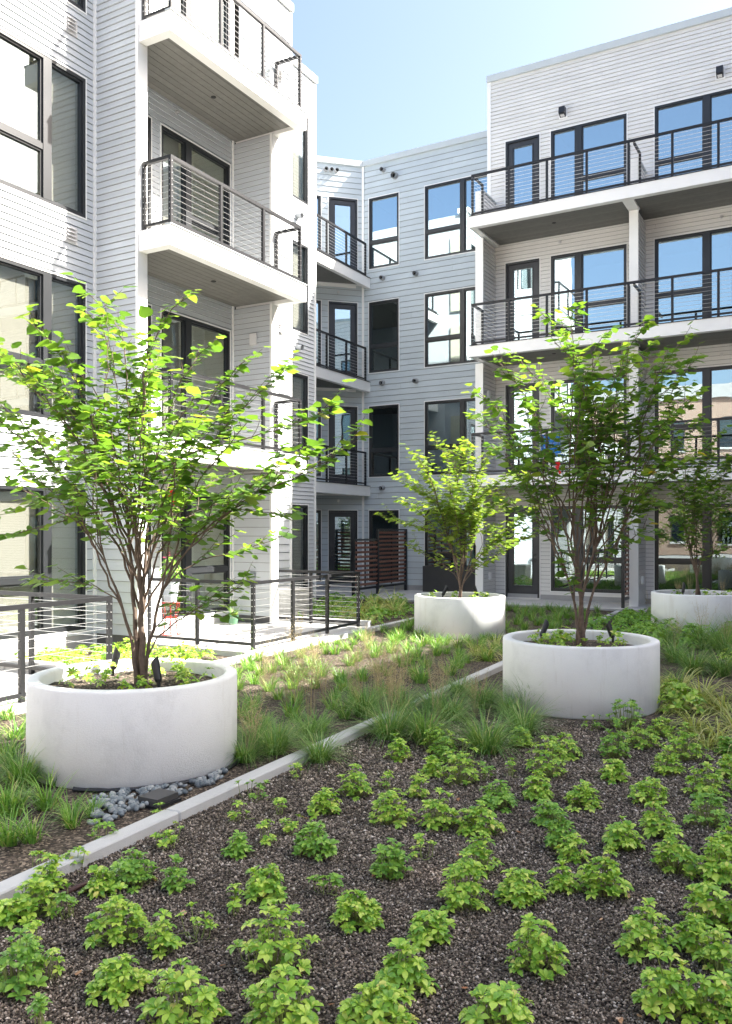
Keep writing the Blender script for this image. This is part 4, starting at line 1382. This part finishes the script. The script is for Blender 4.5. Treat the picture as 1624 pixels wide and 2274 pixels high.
def cover_plant(pos, width, height, n, seed, leggy=False, mk='ground_leaf', scale=1.0):
    rng = random.Random(seed)
    pos = Vector(pos)
    root = empty('ground_cover_plant', pos)
    sm = MB()
    for k in range(n):
        if leggy:
            a = rng.uniform(0, 2 * math.pi)
            rr = width / 2 * math.sqrt(rng.random())
            z = height * rng.uniform(0.25, 1.0)
        else:
            # points spread over a dome, lower and outer ones facing out
            f = (k + 0.5) / n
            th = math.acos(1 - f * 0.98)
            a = k * 2.39996 + rng.uniform(-.3, .3)
            rr = width / 2 * math.sin(th) * rng.uniform(0.68, 1.14) * (1 + 0.18 * math.sin(2 * a + seed))
            z = height * (0.15 + 0.85 * math.cos(th)) * rng.uniform(0.7, 1.22)
        p = Vector((rr * math.cos(a), rr * math.sin(a), max(0.02, z - 0.012)))
        o = bpy.data.objects.new('leaf_whorl', rng.choice(WH[mk]))
        COL.objects.link(o)
        o.parent = root
        o.location = p
        s = scale * rng.uniform(0.66, 1.22)
        o.scale = (s, s, s)
        tilt = (0.08 + 0.42 * min(1.2, rr / (width / 2))) * rng.uniform(0.4, 1.1)
        o.rotation_euler = (Matrix.Rotation(a, 3, 'Z') @ Matrix.Rotation(tilt, 3, 'Y') @ Matrix.Rotation(rng.uniform(0, 6.28), 3, 'Z')).to_euler()
        b = Vector((p.x * 0.25, p.y * 0.25, -0.01))
        mid = (b + p) / 2 + Vector((p.x * 0.2, p.y * 0.2, 0.0 if not leggy else -z * 0.2)) + Vector((rng.gauss(0, .006), rng.gauss(0, .006), 0))
        sm.tube([b, mid, p], [0.0028, 0.0024, 0.002], 4, cap=False)
    if leggy:
        for k in range(2):
            a = rng.uniform(0, 6.28)
            q = [Vector((0, 0, 0.004))]
            for j in range(5):
                a += rng.gauss(0, .7)
                q.append(q[-1] + Vector((math.cos(a), math.sin(a), 0)) * width * 0.14 + Vector((0, 0, rng.uniform(-.004, .010))))
            sm.tube(q, 0.0026, 4, cap=False)
    o = bpy.data.objects.new('stem', sm.mesh('stem', 'stem_green'))
    COL.objects.link(o)
    o.parent = root
    return root

# (x in crop, base y in crop, width in crop, leggy) measured on two enlarged views of the front bed
FRONT = []
for (x, y, w, lg) in [(1180, 880, 200, 0), (1390, 695, 195, 0), (1210, 1205, 330, 0), (1560, 1005, 200, 0), (1440, 860, 140, 1), (520, 1085, 250, 0), (715, 1120, 130, 0), (520, 1315, 240, 0),
                      (80, 1290, 250, 0), (240, 1230, 130, 1), (150, 965, 220, 0), (295, 960, 100, 1), (25, 1000, 100, 0), (590, 830, 190, 0), (770, 840, 110, 0), (870, 1070, 190, 1), (1045, 690, 105, 0),
                      (1180, 630, 95, 1), (1440, 505, 140, 0), (1565, 430, 140, 0), (1110, 445, 170, 1), (1060, 530, 120, 1), (740, 650, 170, 1), (705, 535, 90, 1), (440, 645, 180, 1),
                      (330, 745, 120, 1), (170, 775, 140, 1), (440, 855, 130, 0), (805, 1475, 350, 0), (1240, 1490, 370, 0), (1590, 1470, 200, 0), (200, 1480, 130, 1), (1310, 345, 90, 1), (1300, 590, 110, 1),
                      (220, 840, 130, 0), (1045, 940, 70, 1), (1230, 500, 90, 1), (130, 1110, 80, 1)]:
    FRONT.append((0.5019 * x, 1562 + 0.5019 * y, 0.5019 * w, lg))
for (x, y, w, lg) in [(330, 235, 150, 0), (150, 265, 105, 0), (350, 275, 105, 0), (690, 205, 125, 0), (425, 375, 200, 0), (300, 330, 100, 0), (530, 345, 80, 1), (80, 395, 115, 1), (115, 550, 180, 0), (325, 570, 155, 0), (235, 430, 85, 0), (590, 480, 180, 0),
                      (650, 335, 75, 1), (765, 440, 150, 0), (810, 345, 210, 0), (890, 258, 165, 0), (965, 478, 165, 0), (1100, 355, 130, 0), (1105, 258, 165, 0), (1225, 213, 165, 0), (1155, 130, 200, 0), (1000, 130, 120, 1),
                      (1310, 160, 125, 0), (1340, 328, 150, 0), (1415, 268, 180, 0), (1255, 458, 165, 0), (815, 555, 135, 0), (860, 655, 150, 0), (920, 710, 120, 0), (505, 600, 190, 0), (510, 765, 160, 0), (435, 930, 230, 0), (290, 1075, 210, 0),
                      (110, 795, 165, 0), (255, 695, 130, 1), (690, 900, 210, 0), (880, 850, 120, 0), (1060, 875, 210, 0), (1140, 665, 180, 0), (1300, 600, 180, 0), (1370, 770, 190, 0), (1555, 825, 210, 0), (1520, 560, 210, 0),
                      (1510, 430, 190, 0), (1610, 340, 110, 0), (1525, 1000, 200, 0), (1240, 1140, 270, 0), (1450, 1115, 130, 0), (1560, 1200, 150, 0), (760, 1210, 240, 0), (170, 1290, 230, 0), (90, 1480, 280, 0), (590, 1490, 330, 0),
                      (1340, 1410, 270, 0), (1560, 1430, 210, 0), (20, 1000, 100, 0), (1690, 700, 200, 0), (1700, 1050, 220, 0), (1700, 420, 160, 0), (1720, 1400, 240, 0), (1600, 240, 110, 0), (1590, 700, 150, 0)]:
    FRONT.append((809 + 0.5019 * x, 1562 + 0.5019 * y, 0.5019 * w, lg))
rows = sorted(set(), reverse=True)
edges = [2600, 2250, 2140, 2050, 1980, 1915, 1865, 1815, 1770, 1720, 1660, 1500]
seed = 100
for ri in range(len(edges) - 1):
    row = sorted([f for f in FRONT if edges[ri + 1] <= f[1] < edges[ri]], key=lambda f: f[0])
    for ci, (px, py, w, lg) in enumerate(row):
        g = on_ground(px, py - 0.10 * w, 0.0)
        D = depth_of(g)
        wm = w * D / 1880.0
        seed += 1
        n = (7 if wm < 0.2 else 10) if lg else int(min(44, max(11, 10 + 680 * wm * wm)))
        mk = 'ground_leaf' if random.random() < 0.75 else 'ground_leaf_dark'
        o = cover_plant(g, wm * 0.83, (0.085 + 0.40 * wm) * random.uniform(.8, 1.25) if not lg else 0.14, n, seed, bool(lg), mk, 1.0 if not lg else 0.9)
        tag(o, '%s green leafy plant in dark gravel, %s from left, %s row from front' % ('straggly' if lg else 'bushy', ordinal(ci), ordinal(ri)), 'plant', 'leafy plants in the front gravel bed')

# small prototypes for the beds farther away (too small to show single whorls)
def cover_mesh(seed, width, height, n, mk):
    rng = random.Random(seed)
    allv, allf = [], []
    for k in range(n):
        f = (k + 0.5) / n
        th = math.acos(1 - f * 0.98)
        a = k * 2.39996
        rr = width / 2 * math.sin(th) * rng.uniform(0.75, 1.1)
        z = height * (0.12 + 0.88 * math.cos(th)) * rng.uniform(0.8, 1.1)
        g = whorl_geo(rng, 6, 0.062 * rng.uniform(.8, 1.1), rng.uniform(.2, .7))
        tilt = 0.8 * rr / (width / 2)
        mtx = Matrix.Translation((rr * math.cos(a), rr * math.sin(a), z)) @ (Matrix.Rotation(a, 4, 'Z') @ Matrix.Rotation(tilt, 4, 'Y'))
        o = len(allv)
        allv += [tuple(mtx @ Vector(v)) for v in g.v]
        allf += [tuple(i + o for i in fc) for fc in g.f]
    mb = MB()
    mb.add(allv, allf)
    return mb.mesh('ground_cover_plant', mk, smooth=True)
COV = [cover_mesh(s, w, h, n, 'ground_leaf') for s, w, h, n in ((1, .26, .16, 16), (2, .32, .18, 20), (3, .22, .14, 12))]
COV_D = [cover_mesh(s, w, h, n, 'ground_leaf_dark') for s, w, h, n in ((4, .28, .17, 16), (5, .34, .2, 20))]

# ------------------------------------------------------------------ grasses
def blades(rng, n, L, w, spread, arch, segs=4, lean=(0, 0)):
    mb = MB()
    for k in range(n):
        a = rng.uniform(0, 2 * math.pi)
        r0 = spread * math.sqrt(rng.random())
        l = L * rng.uniform(0.55, 1.1)
        th = rng.uniform(0.05, 0.75) * arch                     # start lean
        cur = rng.uniform(0.5, 1.6) * arch
        x, y, z = r0 * math.cos(a), r0 * math.sin(a), 0.0
        aa = a + rng.gauss(0, .5)
        dx, dy = math.cos(aa) + lean[0], math.sin(aa) + lean[1]
        nn = math.hypot(dx, dy) or 1
        dx, dy = dx / nn, dy / nn
        px_, py_ = -dy, dx
        vs = []
        for j in range(segs + 1):
            f = j / segs
            ww = w * (1 - f ** 2.2) * 0.5 + 0.0003
            vs += [(x - px_ * ww, y - py_ * ww, z), (x + px_ * ww, y + py_ * ww, z)]
            an = th + cur * f
            st = l / segs
            x += dx * math.sin(an) * st
            y += dy * math.sin(an) * st
            z += math.cos(an) * st
            z = max(z, 0.004)
        mb.add(vs, [(2 * j, 2 * j + 1, 2 * j + 3, 2 * j + 2) for j in range(segs)])
    return mb
rg = random.Random(9)
LIR = [blades(rg, rg.randint(55, 85), rg.uniform(.24, .32), 0.0085, 0.06, 1.05).mesh('grass_tuft', 'liriope') for _ in range(6)]
FES = [blades(rg, 400, rg.uniform(.36, .44), 0.0042, 0.075, 1.3, 5).mesh('grass_clump', 'fescue') for _ in range(4)]
HAK = [blades(rg, 90, rg.uniform(.36, .46), 0.011, 0.05, 1.9, 7, (rg.uniform(-.5, .5), rg.uniform(-.5, .5))).mesh('golden_grass_clump', 'hakone') for _ in range(4)]
def plume_mesh(rng, n, H, spread=0.06):
    mb = MB()
    for k in range(n):
        a = rng.uniform(0, 6.28)
        le = rng.uniform(0.02, 0.30)
        pts = [Vector((spread * math.cos(a) * rng.random(), spread * math.sin(a) * rng.random(), 0))]
        h = H * rng.uniform(.7, 1.1)
        for j in range(6):
            l2 = le * (0.4 + 0.28 * j)
            pts.append(pts[-1] + Vector((math.cos(a) * math.sin(l2), math.sin(a) * math.sin(l2), math.cos(l2))) * h / 6)
        mb.tube(pts, [0.0013] * 5 + [0.001, 0.0007], 3, cap=False)
        for j in range(14):
            f = 0.55 + 0.45 * j / 14
            q = pts[int(f * 6) if f < 1 else 5]
            q = q.lerp(pts[min(6, int(f * 6) + 1)], (f * 6) % 1)
            d = Vector((rng.gauss(0, 1), rng.gauss(0, 1), rng.uniform(.2, 1))).normalized()
            e = q + d * 0.045 * (1.15 - f) * 2
            s = d.cross(Vector((0, 0, 1))).normalized() * 0.0016
            mb.add([tuple(q), tuple(e + s), tuple(e - s + Vector((0, 0, .006)))], [(0, 1, 2)])
    return mb.mesh('seed_plume', 'straw')
PLU = [plume_mesh(rg, 16, 0.75), plume_mesh(rg, 22, 0.62), plume_mesh(rg, 12, 0.9)]

def put(name, me, p, s, label, cat, group, rot=None, sz=None):
    o = bpy.data.objects.new(name, me)
    COL.objects.link(o)
    o.location = p
    o.rotation_euler = (0, 0, random.uniform(0, 6.28) if rot is None else rot)
    o.scale = (s, s, s * (sz or 1))
    return tag(o, label, cat, group)
def clear_of_planters(x, y, m=0.12):
    return all(math.hypot(x - a, y - b) > R_P + m for a, b in PLANT_C)
def kerb_x(y): return -3.50 - (y - 1.0) * 0.82 / 17.9
def kerb2_x(y): return -6.98 - (y - 1.0) * 0.68 / 18.2

def row_field(items, text, cat, group, name, meshes, size, sz=None):
    """items: list of rows, each a list of (x, y); labelled by place in the row"""
    for ri, row in enumerate(items):
        row = sorted(row, key=lambda q: px_of((q[0], q[1], 0))[0])
        for ci, (x, y) in enumerate(row):
            put(name, random.choice(meshes), (x, y, 0.0), random.uniform(*size), '%s, %s from left, %s row from front' % (text, ordinal(ci), ordinal(ri)), cat, group, sz=sz)

# strap-leaved tufts between the two kerbs
rows_t = []
y = 2.4
while y < 19.0:
    row = []
    x = kerb2_x(y) + 0.25
    while x < kerb_x(y) - 0.2:
        qx, qy = x + random.gauss(0, .10), y + random.gauss(0, .12)
        peb = (-4.15 < qx and 3.3 < qy < 5.0)
        D = depth_of((qx, qy))
        u = px_of((qx, qy, 0))[0]
        if clear_of_planters(qx, qy, 0.1) and not peb and random.random() < 0.94 and D > 2 and -120 < u < 1500:
            row.append((qx, qy))
        x += 0.34 if y < 8 else 0.34
    if row:
        rows_t.append(row)
    y += 0.38 if y < 9 else 0.46
row_field(rows_t, 'strap leaved grass tuft between the kerbs', 'grass', 'grass tufts between the kerbs', 'grass_tuft', LIR, (0.72, 1.12))

def pix(name, meshes, lst, text, cat, group, zbase=0.0):
    for i, (px, py, wpx, nat) in enumerate(sorted(lst)):
        g = on_ground(px, py, 0)
        D = depth_of(g)
        put(name, random.choice(meshes), (g.x, g.y, zbase), wpx * D / 1880 / nat, '%s, %s counting from the left' % (text, ordinal(i)), cat, group)
pix('grass_tuft', LIR, [(a, b, c, 0.36) for a, b, c in ((55, 1745, 120), (105, 1795, 130), (160, 1835, 110), (25, 1810, 130), (70, 1868, 120), (15, 1690, 110), (205, 1812, 80), (35, 1640, 100), (-30, 1760, 120), (120, 1745, 80))],
    'large strap leaved tuft left of the nearest planter', 'grass', 'large tufts left of the nearest planter')
# fine bladed clumps along the kerb and round the second planter
fes = [(1080, 1672, 160), (945, 1650, 150), (865, 1640, 150), (1000, 1600, 120), (1160, 1632, 120), (1170, 1575, 100), (710, 1692, 120), (545, 1690, 110), (610, 1672, 130), (690, 1640, 110),
       (1070, 1570, 110), (960, 1580, 110), (45, 1738, 130), (890, 1590, 110), (810, 1590, 120), (1130, 1590, 90), (570, 1655, 100), (1020, 1545, 90)]
pix('grass_clump', FES, [(a, b, c, 0.44) for a, b, c in fes], 'fine bladed green grass clump near the kerb', 'grass', 'fine grass clumps near the kerb')
fes2 = [(1500, 1470, 100), (1560, 1440, 110), (1610, 1450, 110), (1480, 1430, 80), (1540, 1495, 110), (1600, 1500, 100), (1500, 1530, 80), (1650, 1480, 110), (1640, 1420, 90), (1530, 1400, 80), (1470, 1395, 70), (1580, 1400, 80)]
pix('grass_clump', FES, [(a, b, c, 0.46) for a, b, c in fes2], 'fine bladed green grass clump by the edge planter', 'grass', 'fine grass clumps by the edge planter')
hak = [(1510, 1540, 110), (1560, 1560, 120), (1540, 1625, 120), (1600, 1580, 120), (1590, 1645, 120), (1500, 1580, 90), (1630, 1620, 110), (1650, 1560, 100), (1480, 1535, 80), (1570, 1660, 90), (1395, 1635, 45), (1640, 1680, 100)]
pix('golden_grass_clump', HAK, [(a, b, c, 0.43) for a, b, c in hak], 'arching golden grass clump at the bed edge', 'grass', 'golden grass clumps at the bed edge')
gold = [(760, 1372, 70), (800, 1368, 80), (840, 1366, 80), (880, 1364, 70), (790, 1380, 70), (830, 1352, 80), (870, 1352, 70), (740, 1360, 60), (1080, 1462, 80), (1055, 1455, 60), (1100, 1440, 60), (815, 1392, 60)]
pix('golden_grass_clump', HAK, [(a, b, c, 0.43) for a, b, c in gold], 'golden grass clump beyond the patio railing', 'grass', 'golden grass clumps behind the planter')
plu = [(random.uniform(560, 1000), random.uniform(1440, 1620), random.uniform(.5, .8)) for _ in range(26)] + [(860, 1600, 1.0), (830, 1570, .9), (690, 1600, .95), (640, 1560, .9), (1050, 1590, .75), (985, 1560, .7), (780, 1540, .8), (895, 1610, .8), (560, 1680, .8), (720, 1560, .9), (840, 1530, .7),
       (1500, 1440, .75), (1560, 1440, .8), (1610, 1445, .8), (1440, 1380, .7)]
for i, (a, b, s_) in enumerate(sorted(plu)):
    g = on_ground(a, b)
    put('seed_plume', random.choice(PLU), (g.x, g.y, 0), s_, 'spray of dry tan grass seed heads, %s counting from the left' % ordinal(i), 'seed heads', 'dry seed heads in the beds')

# leafy cover in the beds: between the patios, beyond the middle patio, by the walkway
def bed(x0, x1, y0, y1, step, meshes, text, group, size=(0.8, 1.2), keep=0.9):
    rws = []
    y = y0
    while y < y1:
        row = []
        x = x0
        while x < x1:
            qx, qy = x + random.gauss(0, step * .2), y + random.gauss(0, step * .2)
            if random.random() < keep and clear_of_planters(qx, qy) and -60 < px_of((qx, qy, 0))[0] < 1700:
                row.append((qx, qy))
            x += step
        if row:
            rws.append(row)
        y += step
    row_field(rws, text, 'plant', group, 'ground_cover_plant', meshes, size)
bed(-9.6, -7.55, 7.4, 9.5, 0.30, COV, 'low leafy plant in the bed between the patios', 'leafy plants between the patios')
bed(-11.2, -7.95, 14.1, 19.2, 0.52, COV_D, 'low leafy plant beyond the middle patio', 'leafy plants beyond the middle patio', (1.0, 1.5))
bed(-3.95, -1.2, 13.6, 19.1, 0.46, COV_D, 'low leafy plant beside the walkway screen', 'leafy plants beside the screen', (1.0, 1.5))
bed(-1.4, 1.6, 8.6, 13.0, 0.62, COV, 'low leafy plant behind the golden grass', 'leafy plants behind the golden grass', (1.0, 1.5), 0.6)

# little sprigs in the planter soil
SPR = [cover_mesh(20 + s, .12, .15, 3, 'ground_leaf') for s in range(3)]
names = ['nearest planter', 'gravel bed planter', 'half hidden planter', 'edge planter']
for i, (x, y) in enumerate(PLANT_C):
    rr = random.Random(60 + i)
    spots = []
    for k in range(28 if i < 2 else 14):
        a, q = rr.uniform(0, 6.28), (R_P - 0.2) * math.sqrt(rr.uniform(0.12, 1))
        spots.append((x + q * math.cos(a), y + q * math.sin(a), SOIL))
    for k, sp in enumerate(sorted(spots, key=lambda q: px_of(q)[0])):
        put('sprig', rr.choice(SPR), sp, rr.uniform(.65, 1.05), 'small green sprig in the %s, %s counting from the left' % (names[i], ordinal(k)), 'sprig', 'sprigs in the ' + names[i])
for k in range(3):
    a = 0.4 + 2.1 * k
    put('seed_plume', PLU[k % 3], (PLANT_C[3][0] + 0.45 * math.cos(a), PLANT_C[3][1] + 0.45 * math.sin(a), SOIL), 0.5, 'dry tan seed heads inside the edge planter, %s of three' % ordinal(k), 'seed heads', 'seed heads in the edge planter')

# ------------------------------------------------------------------ pebbles, drain, pipes, small litter
def stone_mesh(rng, nu=8, nv=5, flat=0.6, name='pebble', mat='pebble'):
    vs, fs = [], []
    ph = rng.uniform(0, 6)
    for i in range(nv + 1):
        th = math.pi * i / nv
        for j in range(nu):
            a = 2 * math.pi * j / nu
            r_ = 1 + 0.10 * math.sin(2 * a + ph) + 0.06 * math.sin(3 * th + ph)
            vs.append((r_ * math.sin(th) * math.cos(a), 0.78 * r_ * math.sin(th) * math.sin(a), flat * r_ * math.cos(th)))
    for i in range(nv):
        for j in range(nu):
            fs.append((i * nu + j, i * nu + (j + 1) % nu, (i + 1) * nu + (j + 1) % nu, (i + 1) * nu + j)[::-1])
    return MB().add(vs, fs).mesh(name, mat, smooth=True)
PB = [stone_mesh(rg) for _ in range(5)]
pr = random.Random(77)
cnt = 0
for ring in range(1500):
    px, py = pr.uniform(200, 500), pr.uniform(1700, 1825)
    # a loose heap between the planter foot and the kerb
    lo = 1770 - (px - 200) * 0.235
    hi = 1832 - (px - 200) * 0.36
    if not (lo < py < hi + 2):
        continue
    g = on_ground(px, py, 0.02)
    if not clear_of_planters(g.x, g.y, 0.02) or g.x > kerb_x(g.y) - 0.11 or cnt >= 200:
        continue
    o = put('river_pebble', pr.choice(PB), (g.x, g.y, pr.uniform(0.010, 0.028)), pr.uniform(0.018, 0.034), 'smooth blue grey river pebble heaped beside the nearest planter', 'pebble', 'river pebbles beside the nearest planter')
    o.rotation_euler = (pr.gauss(0, .35), pr.gauss(0, .35), pr.uniform(0, 6.28))
    cnt += 1
g = on_ground(352, 1768, 0.05)
dc = tag(empty('drain_cover', (g.x, g.y, 0)), 'dark square drain cover among the pebbles', 'drain cover')
part('lid', MB().box(g.x - 0.10, g.x + 0.07, g.y - 0.09, g.y + 0.11, 0.02, 0.062), 'metal_box', dc)
part('rim', MB().box(g.x - 0.115, g.x + 0.085, g.y - 0.105, g.y + 0.125, -0.01, 0.0195), 'black', dc)
mbp = MB()
c0 = Vector((*PLANT_C[0], 0))
pts = [c0 + Vector((math.cos(a), math.sin(a), 0)) * (R_P + 0.03) + Vector((0, 0, 0.018)) for a in [rad(-75 + 6 * k) for k in range(18)]]
mbp.tube(pts, [0.013 if k % 2 else 0.017 for k in range(len(pts))], 8)
tag(part('drain_hose', mbp, 'black', None), 'black corrugated drain hose curling round the foot of the nearest planter', 'hose')
a_, b_ = on_ground(125, 1990, 0.02), on_ground(300, 1912, 0.02)
tag(part('irrigation_pipe', MB().tube([a_, a_.lerp(b_, .35) + Vector((.01, .02, .004)), a_.lerp(b_, .7) + Vector((.015, .01, .0)), b_], 0.013, 8), 'pipe', None, smooth=True), 'brown irrigation pipe lying on the gravel near the kerb', 'pipe')
lr = random.Random(3)
fallen = sorted((lr.uniform(40, 1600), lr.uniform(1740, 2270)) for _ in range(46))
fallen = [q for q in fallen if on_ground(*q).x >= kerb_x(on_ground(*q).y) + 0.16]
for k, (px, py) in enumerate(fallen):
    g = on_ground(px, py, 0.012)
    if g.x < kerb_x(g.y) + 0.15:
        continue
    o = put('fallen_leaf', LEAF_ME['leaf'] if False else bpy.data.meshes.get('fallen_leaf') or MB().add(LEAF_V, LEAF_F).mesh('fallen_leaf', 'dry_leaf'), (g.x, g.y, 0.022), lr.uniform(0.018, 0.034), 'small dry brown leaf fallen on the dark gravel, %s counting from the left' % ordinal(k), 'leaf', 'fallen leaves on the gravel')
    o.rotation_euler = (lr.gauss(0, .3), lr.gauss(0, .3), lr.uniform(0, 6.28))

# ------------------------------------------------------------------ patio and balcony belongings
g = Vector((-9.85, 10.75, 0.06))
ps = tag(empty('plant_stand', g), 'red wire plant stand by the patio door', 'plant stand')
for k in range(8):
    a = k * math.pi / 4
    part('rod', MB().tube([g + Vector((.17 * math.cos(a), .17 * math.sin(a), 0)), g + Vector((.11 * math.cos(a), .11 * math.sin(a), .3)), g + Vector((.15 * math.cos(a), .15 * math.sin(a), .55))], 0.005, 6), 'red', ps)
mb = MB()
for z, r_ in ((0.02, .17), (.3, .112), (.55, .152)):
    mb.tube([g + Vector((r_ * math.cos(a), r_ * math.sin(a), z)) for a in [i * math.pi / 12 for i in range(25)]], 0.008, 6)
part('ring', mb, 'red', ps)
pt = tag(empty('flower_pot', g + Vector((0, 0, .56))), 'galvanised pot of flowers on the red stand', 'flower pot')
part('pot', MB().lathe([(0.10, 0.56), (0.15, 0.90), (0.155, 0.90), (0.14, 0.86)], 24, (g.x, g.y, 0.0 + 0.06), close=True), 'galv', pt)
o = bpy.data.objects.new('foliage', COV_D[1]); COL.objects.link(o); o.parent = pt; o.location = (0, 0, .36); o.scale = (1.1, 1.1, 1.7)
fl = MB()
for k in range(5):
    a = k * 1.3
    c = g + Vector((.1 * math.cos(a), .1 * math.sin(a), 1.3 + .04 * (k % 3)))
    for j in range(5):
        b = j * 1.2566
        fl.add([tuple(c), tuple(c + Vector((.035 * math.cos(b), .035 * math.sin(b), .012))), tuple(c + Vector((.035 * math.cos(b + .9), .035 * math.sin(b + .9), .012)))], [(0, 1, 2)])
part('blossom', fl, 'pink', pt)
g = Vector((-9.95, 12.55, 0.06))
p2 = tag(empty('flower_pot', g), 'small green pot with a spiky plant by the patio window', 'flower pot')
part('pot', MB().lathe([(0.07, 0.0), (0.10, 0.18), (0.105, 0.18), (0.09, 0.15)], 20, (g.x, g.y, 0.06), close=True), 'terracotta', p2)
o = bpy.data.objects.new('foliage', LIR[0]); COL.objects.link(o); o.parent = p2; o.location = (0, 0, .15)
# blue folding chair on the first balcony
def chair(x, y, z):
    r = tag(empty('chair', (x, y, z)), 'blue fabric chair behind the balcony railing', 'chair')
    part('seat', MB().box(x - .24, x + .24, y - .24, y + .22, z + .42, z + .45), 'blue', r)
    part('backrest', MB().bar((x, y - .24, z + .46), (x, y - .34, z + .92), 0.48, 0.025, up=(0, 1, 0)), 'blue', r)
    for sx in (-.24, .24):
        for sy in (-.22, .22):
            part('leg', MB().tube([(x + sx, y + sy, z + .42), (x + sx * 1.05, y - sy * 0.9, z)], 0.012, 6), 'black', r)
chair(-6.15, 20.15, 3.21)

# ------------------------------------------------------------------ loose gravel over the front bed (uncountable)
def gravel(n, seed):
    rng = np.random.default_rng(seed)
    xs, ys = [], []
    tot = 0
    while tot < n:
        m = 60000
        x = rng.uniform(-3.75, 3.6, m)
        y = rng.uniform(1.4, 8.5, m)
        D = -_s * x + _c * y
        u = (_c * x + _s * y) / np.maximum(D, .01)
        keep = (D > 2.6) & (D < 8.0) & (np.abs(u) < 0.60) & (rng.random(m) < np.clip((4.2 / D) ** 2, 0, 1)) & (x > -3.45 - (y - 1) * 0.0458)
        xs.append(x[keep]); ys.append(y[keep])
        tot += int(keep.sum())
    x, y = np.concatenate(xs)[:n], np.concatenate(ys)[:n]
    D = -_s * x + _c * y
    oct_v = np.array([(1, 0, 0), (-1, 0, 0), (0, 1, 0), (0, -1, 0), (0, 0, 1), (0, 0, -1)], float)
    tri = np.array([(0, 2, 4), (2, 1, 4), (1, 3, 4), (3, 0, 4), (2, 0, 5), (1, 2, 5), (3, 1, 5), (0, 3, 5)])
    s = (0.0034 + 0.0060 * rng.random(n) ** 2.2) * np.clip(D / 4.0, 1, 1.6)
    jit = 1 + rng.uniform(-.35, .35, (n, 6, 3))
    v = oct_v[None] * jit + rng.uniform(-.25, .25, (n, 6, 3))
    a = rng.uniform(0, 2 * np.pi, n)
    ca, sa = np.cos(a)[:, None], np.sin(a)[:, None]
    vx = v[..., 0] * ca - v[..., 1] * sa
    vy = v[..., 0] * sa + v[..., 1] * ca
    V = np.stack([vx, vy, v[..., 2] * 0.8], -1) * s[:, None, None]
    V[..., 0] += x[:, None]
    V[..., 1] += y[:, None]
    V[..., 2] += (0.004 + 0.008 * rng.random(n))[:, None]
    F = (tri[None] + (np.arange(n) * 6)[:, None, None]).reshape(-1, 3)
    me = bpy.data.meshes.new('gravel')
    me.vertices.add(n * 6)
    me.vertices.foreach_set('co', V.reshape(-1))
    me.loops.add(F.size)
    me.loops.foreach_set('vertex_index', F.reshape(-1).astype(np.int32))
    me.polygons.add(len(F))
    me.polygons.foreach_set('loop_start', np.arange(0, F.size, 3, dtype=np.int32))
    me.polygons.foreach_set('loop_total', np.full(len(F), 3, dtype=np.int32))
    me.update(calc_edges=True)
    me.validate()
    me.materials.append(M['gravel'])
    o = bpy.data.objects.new('gravel', me)
    COL.objects.link(o)
    tag(o, 'dark brown gravel mulch covering the front planting bed', 'gravel', kind='stuff')
gravel(190000, 4)
